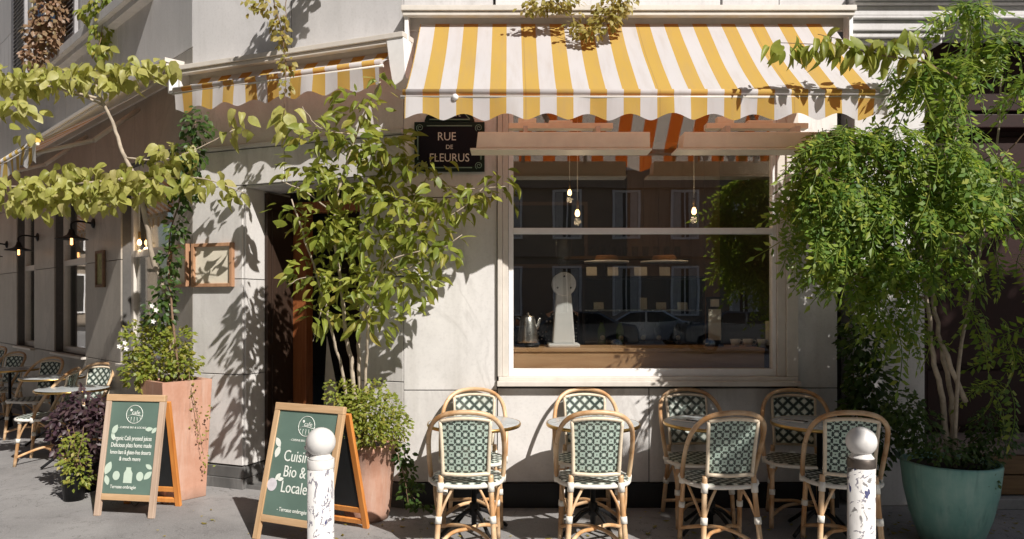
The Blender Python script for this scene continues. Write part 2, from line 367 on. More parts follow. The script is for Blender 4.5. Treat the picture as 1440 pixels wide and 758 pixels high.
L_GOLD = mat_leaf('golden leaves', [(.30,.25,.05),(.42,.33,.09),(.28,.28,.06),(.48,.38,.14)], (.5,.36,.06), .4)
PETAL = mat_plain('white petals', (.8,.78,.74), .6, vary=.05)

# ------------------------------------------------------------------ ground
MB().add([(-60,.2,0),(60,.2,0),(60,80,0),(-60,80,0)], [(0,1,2,3)]).build('pavement', PAVE, kind='structure')
kb = MB()
x = -40.0
while x < 40: kb.box(x+.004, x+.996, .02, .196, -.3, .004); x += 1.0
kb.build('kerb', KERB, kind='structure', bevel=.008)
MB().add([(-90,-90,-.13),(90,-90,-.13),(90,.1,-.13),(-90,.1,-.13)], [(0,1,2,3)]).build('road', ROAD, kind='structure')

# ------------------------------------------------------------------ cafe building
C0 = Vector((-.795, 5.5, 0)); A0 = -R(21.05)
C1 = Vector((-2.715, 6.239, 0)); A1 = -R(44.43)
cafe = thing('cafe_building', 'corner cafe clad in pale marble with chamfered entrance and large white window', 'building')
G = .0035
def panels(wall, rects, mat, th=.02, out=0):
    for (x0,x1,z0,z1) in rects:
        MB().box(x0+G, x1-G, -out, th-.001, z0+G, z1-G).build('stone_panel', mat, wall, bevel=.003)
def wallpart(name, boxes, loc, rot, mat=MORTAR):
    m = MB()
    for b in boxes: m.box(*b)
    return m.build(name, mat, cafe, loc, (0,0,rot))
TOP = 5.4
# front
fw = wallpart('front_wall', [(-.79,-.06,.02,.25,0,TOP),(-.06,2.17,.02,.25,0,.96),(2.17,2.49,.02,.25,0,TOP),(-.06,2.17,.02,.25,3.36,TOP)], (0,5.5,0), 0)
panels(fw, [(-.795,-.085,.19,.888),(-.085,1.065,.19,.905),(1.065,2.494,.19,.905),
            (-.795,-.085,.888,2.35),(-.795,-.085,2.35,3.68),
            (2.19,2.494,.905,2.2),(2.19,2.494,2.2,3.70),(-.085,2.19,3.40,3.70)], MARBLE)
panels(fw, [(-.795,-.11,3.68,4.55),(2.05,2.56,3.70,4.55)], UPPER)
panels(fw, [(-.10,1.60,3.79,4.55),(1.61,2.04,3.79,4.55)], UPPER, out=.03)
panels(fw, [(-.795,.8,4.55,TOP),(.8,2.5,4.55,TOP)], UPPER)
MB().box(-.80,2.50,-.012,.02,0,.172).box(-.80,2.50,-.02,.0,.172,.185).build('plinth', BLACK, cafe, (0,5.5,0))
# front window
win = MB()
for (x0,x1,y0,z0,z1) in [(-.082,-.045,-.035,.995,3.40),(-.045,.0,-.02,.995,3.40),(2.03,2.095,-.02,.995,3.40),(2.095,2.185,-.035,.995,3.40)]:
    win.box(x0,x1-.001,y0,.10,z0,z1)
win.box(.0,2.03,-.02,.10,3.30,3.40)
window = win.build('shop_window', TRIM, cafe, (0,5.5,0), bevel=.004)
MB().box(-.085,2.19,-.075,.10,.925,.962).box(-.075,2.18,-.045,.10,.962,.994).build('sill', TRIM, window, bevel=.004)
fr = MB().box(.001,.038,.0,.07,.995,3.299).box(2.0,2.029,.0,.07,.995,3.299).box(.038,2.0,.0,.07,.995,1.05).box(.038,2.0,.0,.07,3.25,3.299)
fr.build('sash_frame', WHITE, window, bevel=.003)
MB().box(.038,2.0,-.008,.07,2.075,2.118).build('transom', WHITE, window, bevel=.003)
MB().box(.036,2.002,.030,.036,1.048,2.077).build('pane', GLASS, window)
MB().box(.036,2.002,.030,.036,2.116,3.252).build('pane', GLASS, window)

# chamfered entrance
cw = wallpart('entrance_wall', [(-.389+.004,.02,.02,.42,0,TOP),(-2.06,-1.523,.02,.64,0,TOP),(-1.523,-.385,.02,.42,2.53,TOP)], C0, A0)
ZC = [.19,.95,1.75,2.53]
rects = []
for a, b in ((-.389,0),(-2.06,-1.519)):
    for i in range(3): rects.append((a, b, ZC[i], ZC[i+1]))
panels(cw, rects, MARBLE)
panels(cw, [(-2.06,-1.1,2.53,2.83),(-1.1,0,2.53,2.83),(-2.06,-1.1,2.87,3.55),(-1.1,0,2.87,3.55)], MARBLE)
panels(cw, [(-2.06,-1.03,3.55,4.6),(-1.03,0,3.55,4.6),(-2.06,-.7,4.6,TOP),(-.7,0,4.6,TOP)], UPPER)
MB().box(-2.06,.0,-.03,.02,2.834,2.866).build('ledge', MARBLE, cafe, C0, (0,0,A0), bevel=.004)
for z0, z1 in ((.19,.95),(.95,1.75),(1.75,2.528)):     # door reveal slabs
    MB().box(-1.519-.006,-1.505,.022,.60,z0+G,z1-G).build('reveal_panel', MARBLE, cw, bevel=.002)
    MB().box(-.40,-.389+.006,.022,.40,z0+G,z1-G).build('reveal_panel', MARBLE, cw, bevel=.002)
MB().box(-1.50,-.41,.022,.42,2.515,2.529).build('reveal_panel', MARBLE, cw)
for bxx in ((-2.075,-1.50,-.022,.60,0,.085),(-2.068,-1.505,-.012,.60,.088,.18),(-.405,.01,-.022,.40,0,.085),(-.40,.005,-.012,.40,.088,.18)):
    MB().box(*bxx).build('base_course', GREYMARBLE, cafe, C0, (0,0,A0), bevel=.004)
door = MB().box(-1.50,-1.33,.60,.70,0,2.46).box(-.52,-.39,.60,.70,0,2.46).box(-1.33,-.52,.60,.70,2.36,2.46).build('door_frame', REDWOOD, cafe, C0, (0,0,A0), bevel=.006)
dl = MB().box(-.06,.06,-.02,.02,.02,2.34).box(.72,.80,-.02,.02,.02,2.34).box(.06,.72,-.02,.02,.02,.55).box(.06,.72,-.02,.02,2.22,2.34).build('doorway_leaf', REDWOOD, door, (-.53,.70,0), (0,0,R(80)), bevel=.004)
MB().add([(-.02,0,.02),(.02,0,.02),(.30,.05,.02),(.05,0,1.25)], [(0,1,3),(1,2,3)]).build('curtain', PAPER, door, (-1.30,.80,.0))
MB().box(-1.503,-1.47,.25,.598,.03,2.50).build('doorway_leaf', DARKWOOD, door, bevel=.004)  # dark panel added over the left reveal to darken the recess
MB().box(-1.468,-1.46,.30,.56,.15,1.1).build('dark_inset', DARKWOOD, cafe, C0, (0,0,A0), bevel=.003)
MB().box(-1.468,-1.46,.30,.56,1.2,2.35).build('dark_inset', DARKWOOD, cafe, C0, (0,0,A0), bevel=.003)
MB().box(-1.52,-.38,.02,.60,0,.03).build('threshold', GREYMARBLE, cafe, C0, (0,0,A0))

# left facade on the side street
def hole_wall():
    cols = [(-.44,0),(-3.01,-1.81),(-5.3,-4.3),(-7.6,-6.3),(-13,-8.6)]
    wins = [(-1.81,-.44),(-4.3,-3.01),(-6.3,-5.3),(-8.6,-7.6)]
    bx = [(-13,.0,.02,.3,2.95,7.6)]
    for a, b in cols: bx.append((a, b, .02, .3, 0, 2.95))
    for a, b in wins: bx.append((a, b, .02, .3, 0, .93))
    return cols, wins, bx
cols, wins, bx = hole_wall()
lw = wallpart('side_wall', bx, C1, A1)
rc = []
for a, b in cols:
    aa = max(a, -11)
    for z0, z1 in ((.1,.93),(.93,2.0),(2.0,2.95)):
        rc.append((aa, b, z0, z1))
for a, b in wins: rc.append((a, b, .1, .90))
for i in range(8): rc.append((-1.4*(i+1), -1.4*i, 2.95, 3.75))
panels(lw, rc, SHADEMARBLE)
ru = []
for i in range(6):
    for z0, z1 in ((3.75,4.44),(4.62,5.6),(5.6,6.6),(6.6,7.6)):
        if i > 0 or z0 < 4.5: ru.append((-1.9*(i+1), -1.9*i, z0, z1))
ru += [(-.45,0,4.62,7.6),(-.85,-.45,4.62,7.6),(-1.9,-.85,4.62,7.6)]
panels(lw, ru, UPPER)
MB().box(-11,.01,-.012,.0,0,.1).build('plinth', GREYMARBLE, cafe, C1, (0,0,A1))
MB().box(-11.4,-.9,-.14,.02,4.48,4.58).box(-11.4,-.9,-.09,.02,4.42,4.478).build('ledge', UPPER, cafe, C1, (0,0,A1), bevel=.006)
for a, b in wins:
    f = MB().box(a,a+.07,.10,.17,.93,2.95).box(b-.07,b,.10,.17,.93,2.95).box(a+.07,b-.07,.10,.17,.93,1.0).box(a+.07,b-.07,.10,.17,2.87,2.95).box(a+.07,b-.07,.09,.17,2.02,2.09)
    wf = f.build('window', TRIM, cafe, C1, (0,0,A1), bevel=.004)
    MB().box(a-.02,b+.02,-.05,.10,.90,.928).build('sill', TRIM, wf, bevel=.004)
    MB().box(a+.068,b-.068,.13,.136,.998,2.022).build('pane', GLASS, wf)
    MB().box(a+.068,b-.068,.13,.136,2.088,2.872).build('pane', GLASS, wf)
    cu = MB(); nx = 24; x0 = a+.08; x1 = a+.08+(b-a)*.36
    vs = []; fs = []
    for i in range(nx+1):
        xx = x0+(x1-x0)*i/nx; yy = .24+.018*math.sin(i*1.4)
        vs += [(xx,yy,1.0),(xx,yy,2.86)]
    for i in range(nx): fs.append((2*i,2*i+2,2*i+3,2*i+1))
    cu.add(vs, fs, True).build('curtain', PAPER, wf)
# upper window with louvred shutters
uw = MB().box(-5.45,-5.37,-.01,.015,4.6,6.6).box(-4.08,-4.0,-.01,.015,4.6,6.6).box(-4.76,-4.69,-.01,.015,4.6,6.6).build('window', TRIM, cafe, C1, (0,0,A1))
MB().box(-5.37,-4.08,-.004,.0,4.6,6.6).build('pane', mat_plain('dark glass', (.01,.01,.012), .12), uw)
for a, b in ((-6.25,-5.55),(-3.9,-3.2)):
    s = MB().box(a,a+.06,-.06,-.022,4.62,6.6).box(b-.06,b,-.06,-.022,4.62,6.6).box(a+.06,b-.06,-.06,-.022,4.62,4.7).build('shutter', LOUVRE, cafe, C1, (0,0,A1))
    sl = MB().add([(a+.06,-.066,0),(b-.06,-.066,0),(b-.06,-.026,.045),(a+.06,-.026,.045),(a+.06,-.058,-.004),(b-.06,-.058,-.004),(b-.06,-.020,.041),(a+.06,-.020,.041)],
        [(0,1,2,3),(7,6,5,4),(0,4,5,1),(2,6,7,3),(0,3,7,4),(1,5,6,2)]).mesh('slat', LOUVRE)
    for k in range(32): put('slat', sl, s, (0,0,4.72+k*.056))

# interior room
poly = [(2.47,5.76),(-.70,5.76),(-2.45,6.75),(-8.6,12.7),(-6.0,15.5),(2.47,15.5)]
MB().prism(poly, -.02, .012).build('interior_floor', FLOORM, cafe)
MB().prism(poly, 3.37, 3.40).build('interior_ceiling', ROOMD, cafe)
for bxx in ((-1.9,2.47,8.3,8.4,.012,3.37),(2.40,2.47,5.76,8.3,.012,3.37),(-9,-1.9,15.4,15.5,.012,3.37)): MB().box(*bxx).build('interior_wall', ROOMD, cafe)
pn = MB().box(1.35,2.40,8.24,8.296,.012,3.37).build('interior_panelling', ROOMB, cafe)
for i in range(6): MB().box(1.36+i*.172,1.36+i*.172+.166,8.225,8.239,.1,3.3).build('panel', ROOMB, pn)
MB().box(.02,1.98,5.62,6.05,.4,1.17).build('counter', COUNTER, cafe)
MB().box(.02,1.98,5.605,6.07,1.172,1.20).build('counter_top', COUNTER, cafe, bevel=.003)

# ------------------------------------------------------------------ awnings
def awning(label, loc, rot, x0, x1, zt, zb, proj, stripe, off_top, per=.265, peak=.247, vh=.15, arms=(.25,), back_y=-.06, knob=True):
    t = thing('striped_awning', label, 'awning', loc, rot, 'striped awnings')
    nx = max(24, int((x1-x0)/.05)); ny = 14; vs = []; fs = []
    for j in range(ny+1):
        s = j/ny
        for i in range(nx+1):
            xx = x0+(x1-x0)*i/nx
            sag = (-.030 + .007*math.sin(xx*5+s*4) + .004*math.sin(xx*13.7-s*6))*math.sin(math.pi*s)
            vs.append((xx, back_y-(proj+back_y)*s, zt+(zb-zt)*s+sag))
    for j in range(ny):
        for i in range(nx): fs.append((j*(nx+1)+i, j*(nx+1)+i+1, (j+1)*(nx+1)+i+1, (j+1)*(nx+1)+i))
    MB().add(vs, fs, True).build('canopy', stripe, t)
    MB().tube([(x0-.015,-proj,zb),(x1+.015,-proj,zb)], .022, 12).build('front_bar', stripe, t)
    MB().tube([(x0-.03,-proj-.002,zb-.03),(x1+.03,-proj-.002,zb-.03)], .012, 8).build('rail', TRIM, t)
    n = int((x1-x0)/.011); vs = []; fs = []
    for i in range(n+1):
        xx = x0+(x1-x0)*i/n; c = .5+.5*math.cos(2*math.pi*(xx-peak)/per)
        zz = zb-.03-vh+.042*c**.8; y = -proj-.012-.014*math.sin(xx*7.3)-.008*math.sin(xx*17.9+1)
        vs += [(xx,-proj-.012,zb-.022),(xx,(y-proj-.012)/2,(zb+zz)/2),(xx,y,zz)]
    for i in range(n):
        fs += [(3*i,3*i+1,3*i+4,3*i+3),(3*i+1,3*i+2,3*i+5,3*i+4)]
    MB().add(vs, fs, True).build('valance', stripe, t)
    # cassette
    cs = MB().box(x0-.13,x1+.14,-.17,-.002,zt+.06,zt+.10).box(x0-.13,x1+.14,-.03,-.002,zt-.04,zt+.058).box(x0-.12,x1+.13,-.155,-.10,zt+.028,zt+.058)
    cs.build('cassette', TRIM, t, bevel=.004)
    for xx in (x0-.11, x1+.10):
        MB().box(xx,xx+.03,-.13,-.03,zt-.20,zt+.056).build('end_bracket', WHITE, t, bevel=.004)
    for ax in arms:
        e = Vector((ax, -.10, zt-.18)); k = Vector((ax+.28, -proj*.52, (zt+zb)/2-.22)); h = Vector((ax+.04, -proj+.02, zb-.03))
        MB().tube([e,k], .022, 8).tube([k,h], .018, 8).build('arm', TRIM, t)
    return t
ST = mat_stripe('yellow and white awning canvas', .2136, -.547)
aw = awning('large yellow and white striped awning over the front window', (0,5.5,0), 0, -.66, 2.42, 3.64, 2.895, .86, ST, 0, arms=(.05,1.75))
MB().sphere((.0-.34,-.875,2.86), .022, 10, 6).build('knob', WHITE, aw)
ST2 = mat_stripe('yellow and white entrance canvas', .2136, -1.9)
a2 = awning('small half rolled yellow and white striped awning above the corner entrance', C0, A0, -1.98, -.05, 3.44, 3.30, .26, ST2, 0, per=.27, peak=-.38, vh=.17, arms=())
MB().plate([(.0,3.14),(.11,3.2),(.09,3.50),(-.06,3.52),(-.03,3.3)], -.16, -.04).build('end_cover', WHITE, a2, bevel=.006)
ST3 = mat_stripe('yellow and white side canvas', .2136, -.3, mf=.10)
a3 = awning('long striped awning with shaded brown underside along the side street', C1, A1, -10.5, -.30, 3.56, 2.82, 1.08, ST3, 0, per=.265, peak=-.4, vh=.16, arms=(-1.0,-2.6,-5.5))

# ------------------------------------------------------------------ heater beams under the awning
def beam(label, xa, xb, ra, rb, blocks):
    t = thing('heater_beam', label, 'heater', (0,5.5,0), 0, 'beige heater beams')
    MB().plate([(xa+.0,2.605),(xb,2.605),(xb,2.715),(xa+.012,2.715)], -.56, -.40).build('housing', BEAM, t, bevel=.006)
    MB().box(xa-.04,xb+.01,-.57,-.39,2.588,2.602).build('reflector', BEAM, t, bevel=.002)
    MB().box(ra,rb,-.30,-.22,2.80,2.84).build('rear_rail', BEAM, t, bevel=.003)
    for a, b, h in blocks: MB().box(a,b,-.29,-.23,2.842,2.842+h).build('mounting_block', BEAM, t, bevel=.003)
    for xx in (ra+.12, rb-.12):
        MB().box(xx-.015,xx+.015,-.40,-.036,2.76,2.795).build('bracket', TRIM, t)
        MB().box(xx-.014,xx+.014,-.42,-.385,2.70,2.79).build('hanger', TRIM, t)
beam('longer left beige beam heater hanging under the awning beside the street sign', -.22, .965, .0, .75, [(.07,.20,.035),(.29,.46,.02)])
beam('shorter right beige beam heater under the awning by the leafy tree', 1.185, 2.24, 1.42, 2.15, [(1.5,1.62,.045),(1.72,1.9,.02)])

# ------------------------------------------------------------------ text
def text(name, body, size, mat, parent, loc, rot=(R(90),0,0), ext=.0012, sx=1, spacing=1.0, align='CENTER'):
    c = bpy.data.curves.new(name, 'FONT'); c.body = body; c.size = size; c.extrude = ext; c.align_x = align; c.space_character = spacing; c.resolution_u = 3
    o = bpy.data.objects.new(name, c); COL.objects.link(o)
    bpy.context.view_layer.update()
    me = bpy.data.meshes.new_from_object(o.evaluated_get(bpy.context.evaluated_depsgraph_get()))
    bpy.data.objects.remove(o); bpy.data.curves.remove(c)
    me.materials.clear(); me.materials.append(mat); me.transform(Matrix.Diagonal((sx,1,1,1)))
    return put(name, me, parent, loc, rot)

# street name plate
sg = thing('street_sign', 'dark enamel street name plate with cream capitals below the awning', 'street sign', (-.445,5.49,2.54))
MB().box(-.265,.265,-.016,.0,0,.375).build('plate', SIGNG, sg, bevel=.004)
MB().box(-.225,.225,-.020,-.0165,.04,.335).build('name_panel', NAVY, sg)
pd = MB().plate([(-.19,.379),(.19,.379),(.175,.42),(.09,.485),(.04,.502),(-.04,.502),(-.09,.485),(-.175,.42)], -.016, 0).build('pediment', SIGNG, sg, bevel=.003)
MB().plate([(-.16,.40),(.16,.40),(.08,.468),(.035,.485),(-.035,.485),(-.08,.468)], -.019, -.0165).build('pediment_panel', NAVY, pd)
ln = MB()
for (xa,za,xb,zb) in [(-.17,.030,.17,.030),(-.17,.345,.17,.345),(.238,.09,.238,.285),(-.238,.09,-.238,.285),(-.15,.393,.155,.393),(.155,.393,.095,.462)]:
    ln.bar((xa,-.0185,za),(xb,-.0185,zb), .007, .005, (0,1,0))
for sx_ in (-1,1):
    for zc in (.045,.33):
        pts = [(sx_*.222+math.cos(a*.5)*(.006+.0011*a), -.0195, zc+math.sin(a*.5)*(.006+.0011*a)) for a in range(22)]
        ln.tube(pts, .0034, 5)
ln.build('scroll_border', PALEG, sg)
text('lettering', '6e Arrt', .055, SIGNW, sg, (0,-.020,.415))
text('lettering', 'RUE', .088, SIGNW, sg, (-.02,-.0215,.235), sx=.9)
text('lettering', 'DE', .045, SIGNW, sg, (.0,-.0215,.170))
text('lettering', 'FLEURUS', .088, SIGNW, sg, (0,-.0215,.075), sx=.88)

# ------------------------------------------------------------------ neighbouring shop on the right
nb = thing('neighbouring_shop', 'maroon shopfront with moulded cream pilaster to the right of the cafe', 'building', (0,5.5,0))
MB().box(2.66,3.20,.08,.5,.0,3.52).build('pilaster', UPPER, nb, bevel=.006)
MB().box(2.64,3.23,.05,.5,0,.35).build('pilaster_base', UPPER, nb, bevel=.006)
MB().box(2.50,2.655,.30,.5,0,3.4).build('recess_wall', MORTAR, nb)
cn = MB().box(2.52,7.5,.09,.6,3.90,TOP).build('upper_wall', UPPER, nb)
for (z0,z1,o) in [(3.525,3.555,.02),(3.557,3.60,-.01),(3.602,3.68,-.03),(3.682,3.705,-.06),(3.707,3.78,-.05),(3.782,3.80,-.09),(3.802,3.86,-.11),(3.862,3.895,-.14)]:
    MB().box(2.58+(.0 if o<0 else .05), 3.30 if z1 < 3.7 else 7.5, o, .5, z0, z1).build('moulding', UPPER, cn, bevel=.008)
sf = MB().box(3.20,7.5,.45,.55,.0,3.70).build('shop_front', MAROON, nb)
for (x0,x1,y0,z0,z1) in [(3.22,3.36,.33,.50,3.50),(3.40,7.4,.30,2.95,3.06),(3.40,7.4,.36,3.10,3.50),(3.40,4.30,.40,.55,1.0),(3.40,4.30,.40,1.05,2.2),(4.34,5.3,.40,.55,1.0),(4.34,5.3,.40,1.05,2.2),(3.40,7.4,.40,2.28,2.9),(3.38,7.4,.32,2.20,2.27)]:
    MB().box(x0,x1,y0,.448,z0,z1).build('panel', MAROON, sf, bevel=.008)
MB().box(3.22,7.4,.0,.445,.40,.49).build('ledge', mat_plain('worn painted ledge', (.22,.17,.15), .6, vary=.7, scale=20), nb, bevel=.004)
for z0, z1 in ((.09,.235),(.245,.39)): MB().box(3.22,7.4,.03,.44,z0,z1).build('threshold_board', BROWNW, nb, bevel=.004)
MB().box(3.20,7.4,-.06,.44,.0,.08).build('step', KERB, nb, bevel=.006)

# ------------------------------------------------------------------ bistro chairs
def make_chair():
    t = thing('bistro_chair', '', 'chair')
    def rr(pts, r, nm, mat=RATTAN, n=8, k=5): return MB().tube(catmull(pts, k), r, n).build(nm, mat, t)
    # seat outline
    out = []
    for k in range(32):
        a = 2*math.pi*k/32; c, s = math.cos(a), math.sin(a); e = .72
        xx = .222*math.copysign(abs(c)**e, c)*(1.0+.06*s); yy = .205*math.copysign(abs(s)**e, s)
        out.append((xx, yy))
    st = MB(); n = len(out)
    rings = [(1.0,.430),(1.0,.448),(.93,.456),(.5,.450),(.01,.448)]
    vs = [(x*f,y*f,z) for f,z in rings for x,y in out]
    fs = [(i*n+k,i*n+(k+1)%n,(i+1)*n+(k+1)%n,(i+1)*n+k) for i in range(len(rings)-1) for k in range(n)] + [tuple(reversed(range(n)))]
    st.add(vs, fs, True).build('seat', STAR_XY, t)
    MB().tube([(x*1.01,y*1.01,.437) for x,y in out+out[:1]], .0135, 8, False).build('seat_rim', WRAP, t)
    # back panel, slightly curved and leaning
    nx, nz = 10, 8; vs = []; fs = []
    for side in (0, 1):
        for j in range(nz+1):
            for i in range(nx+1):
                u = i/nx*2-1; v = j/nz; wd = .128+.012*v
                vs.append((u*wd, -.205-.075*v+.022*u*u+(.007 if side else -.007), .525+.315*v+.014*v*(1-u*u)))
    N = (nx+1)*(nz+1)
    back = [(j*(nx+1)+i, j*(nx+1)+i+1, (j+1)*(nx+1)+i+1, (j+1)*(nx+1)+i) for j in range(nz) for i in range(nx)]
    front = [tuple(N+q for q in reversed(f)) for f in back]
    MB().add(vs[:N], back, True).build('back_weave', RING_XZ, t)
    MB().add(vs[N:], [tuple(q-N for q in f) for f in front], True).build('backrest', STAR_XZ, t)
    # frame of the back
    for s in (-1, 1):
        rr([(s*.138,-.195,.50),(s*.142,-.225,.66),(s*.150,-.262,.845)], .0115, 'back_upright', CANE)
        rr([(s*.150,-.190,.505),(s*.155,-.198,.40),(s*.166,-.222,.22),(s*.180,-.255,.0)], [.0165]*10+[.0165]*6, 'leg')
        rr([(s*.185,.130,.44),(s*.192,.150,.22),(s*.198,.175,.0)], .0155, 'leg')
        rr([(s*.08,-.185,.425),(s*.125,-.20,.34),(s*.160,-.212,.25)], .0085, 'brace')
        rr([(s*.206,-.02,.425),(s*.19,-.12,.34),(s*.168,-.20,.25)], .0085, 'brace')
        rr([(s*.20,.06,.425),(s*.195,.11,.34),(s*.192,.145,.25)], .0085, 'brace')
        MB().tube([(s*.163,-.216,.262),(s*.166,-.222,.22)], .021, 10).build('cane_wrap', WRAP, t)
        MB().tube([(s*.152,-.194,.462),(s*.155,-.198,.405)], .0205, 10).build('cane_wrap', WRAP, t)
        MB().tube([(s*.190,.145,.262),(s*.192,.150,.225)], .020, 10).build('cane_wrap', WRAP, t)
        MB().tube([(s*.185,.130,.452),(s*.187,.135,.405)], .020, 10).build('cane_wrap', WRAP, t)
        MB().tube([(s*.228,.015,.462),(s*.226,.020,.415)], .020, 10).build('cane_wrap', WRAP, t)
        # stretchers crossing under the seat
        rr([(s*.172,-.238,.085),(s*.09,-.10,.125),(0,-.03,.135+.008*s),(-s*.10,.06,.125),(-s*.194,.162,.085)], .0125, 'stretcher')
    rr([(-.145,-.200,.515),(0,-.222,.512),(.145,-.200,.515)], .0115, 'back_rail', CANE)
    rr([(-.150,-.262,.845),(-.08,-.282,.858),(0,-.288,.863),(.08,-.282,.858),(.150,-.262,.845)], .0115, 'back_rail', CANE)
    rr([(-.226,.022,.42),(-.234,-.03,.55),(-.232,-.12,.70),(-.205,-.215,.815),(-.13,-.275,.882),(0,-.298,.902),(.13,-.275,.882),(.205,-.215,.815),(.232,-.12,.70),(.234,-.03,.55),(.226,.022,.42)], .0150, 'hoop', k=6)
    return t
proto = make_chair()
first = [True]
def chair(label, x, y, rz, group):
    o = proto if first[0] else copy_tree(proto); first[0] = False
    o.location = (x, y, 0); o.rotation_euler = (0,0,rz); o['label'] = label; o['group'] = group
g1 = 'rattan chairs seen from behind on the kerb side of the round tables'; g2 = 'rattan chairs against the cafe wall behind the round tables'
chair('nearest leftmost rattan chair seen from behind in sun at the first round table', -.262, 4.60, R(1), g1)
chair('sunlit rattan chair seen from behind below the white grinder window, second from left', .535, 4.60, R(-1), g1)
chair('shaded rattan chair seen from behind, third from left, between sunlit one and bollard', 1.325, 4.58, R(3), g1)
chair('rattan chair seen from behind partly hidden by the right white ball bollard', 2.10, 4.58, R(-12), g1)
chair('rattan chair against the marble wall nearest the terracotta pot', -.25, 5.165, R(181), g2)
chair('rattan chair against the wall under the window left half, behind second table', .565, 5.165, R(179), g2)
chair('shaded rattan chair against the wall behind the third round table', 1.345, 5.16, R(184), g2)
chair('shaded rattan chair at the right end of the wall under the window corner', 2.045, 5.12, R(166), g2)
g3 = 'rattan chairs on the side street terrace'
chair('rattan chair with lit back at side street table, closest to green board', -4.43, 7.52, R(166), g3)
chair('rattan chair with wide lit hoop in middle of side street terrace', -5.46, 8.32, R(165), g3)
chair('rattan chair behind the middle one on the side street, half shaded', -6.52, 9.25, R(163), g3)
chair('rattan chair turned sideways with pale seat, half hidden by the purple plant', -4.55, 7.10, R(104), g3)
chair('farthest rattan chair cut by the left edge of the side street', -7.60, 10.45, R(160), g3)

# ------------------------------------------------------------------ tables
def make_table():
    t = thing('bistro_table', '', 'table')
    MB().lathe([(.0,.738),(.30,.738),(.308,.741),(.308,.744),(.30,.7455),(.0,.7455)], 40).build('tabletop', TABLETOP, t)
    MB().lathe([(.300,.722),(.314,.722),(.317,.733),(.314,.744),(.309,.7445),(.309,.7365),(.300,.7365)], 40).build('rim', BRASS, t)
    MB().lathe([(.018,.03),(.018,.715),(.09,.72),(.09,.735),(.0,.736)], 16).build('column', IRON, t)
    MB().lathe([(.0,.12),(.03,.12),(.034,.15),(.03,.20),(.018,.21)], 16).build('collar', IRON, t)
    for k in range(4):
        a = k*math.pi/2+.5; c, s = math.cos(a), math.sin(a)
        MB().tube(catmull([(.02*c,.02*s,.16),(.10*c,.10*s,.13),(.19*c,.19*s,.06),(.25*c,.25*s,.013)], 4), .013, 8).build('foot', IRON, t)
    return t
tp = make_table()
ft = [True]
def table(label, x, y, group='round bistro tables', rz=0):
    o = tp if ft[0] else copy_tree(tp); ft[0] = False
    o.location = (x,y,0); o.rotation_euler = (0,0,rz); o['label'] = label; o['group'] = group
table('round grey table with brass rim nearest the terracotta pot', -.232, 4.90)
table('round table with brass rim in sun, second from the left by the wall', .57, 4.90)
table('round table in shade, third from left, under the window', 1.37, 4.92)
table('round table in shade at the right end near the bollard', 2.10, 4.90)
table('small table beside the purple plant on the side street', -4.12, 6.86, 'side street tables')
table('small table in front of the middle side street chair', -4.98, 7.93, 'side street tables')
table('small table at left edge of the side street terrace', -6.10, 8.88, 'side street tables')

def cutlery(tx, ty, rz, lab):
    NAP = WHITE
    n = thing('napkin', 'folded paper napkin on the '+lab, 'napkin', (tx,ty,.7465), rz, 'napkins on the shaded tables')
    MB().box(-.035,.035,-.085,.085,0,.003).build('sheet', NAP, n)
    f = thing('fork', 'steel fork lying on the napkin of the '+lab, 'fork', (tx-.012,ty,.750), rz, 'forks on the shaded tables')
    MB().box(-.004,.004,-.09,.02,0,.003).build('handle', STEEL, f)
    for k in range(3): MB().box(-.010+.008*k,-.006+.008*k,.02,.075,0,.003).build('tine', STEEL, f)
    k_ = thing('knife', 'dark handled knife lying on the napkin of the '+lab, 'knife', (tx+.014,ty,.750), rz, 'knives on the shaded tables')
    MB().box(-.006,.006,-.09,0,0,.006).build('handle', IRON, k_); MB().box(-.007,.006,.001,.10,0,.003).build('blade', STEEL, k_)
cutlery(1.20, 4.95, R(50), 'third round table'); cutlery(1.93, 4.94, R(48), 'round table at the right end')
# ------------------------------------------------------------------ bollards
def bollard(label, x, y):
    t = thing('bollard', label, 'bollard', (x,y,0), random.random()*6, 'white ball bollards')
    MB().lathe([(.085,.0),(.085,.02),(.070,.03),(.070,.665)], 28).build('post', BOLLARD, t)
    MB().lathe([(.071,.6655),(.0715,.668),(.0715,.712),(.070,.714)], 28).build('collar', BOLLD if x > 0 else BOLLW, t)
    MB().lathe([(.066,.7145),(.060,.722),(.050,.735),(.048,.745)], 24).build('neck', BOLLW, t)
    s = MB().sphere((0,0,.802), .079, 24, 16).build('ball', BOLLW, t)
    if x < 0: MB().sphere((.068,.02,.77), (.022,.022,.018), 10, 6).sphere((.072,.01,.735), (.018,.02,.018), 10, 6).build('sticker_lump', BOLLW, t)
    return t
bollard('white ball bollard covered in torn posters in front of the central menu board', -1.008, 3.90)
bollard('white ball bollard with brown steel collar in front of the right chair', 1.905, 3.92)

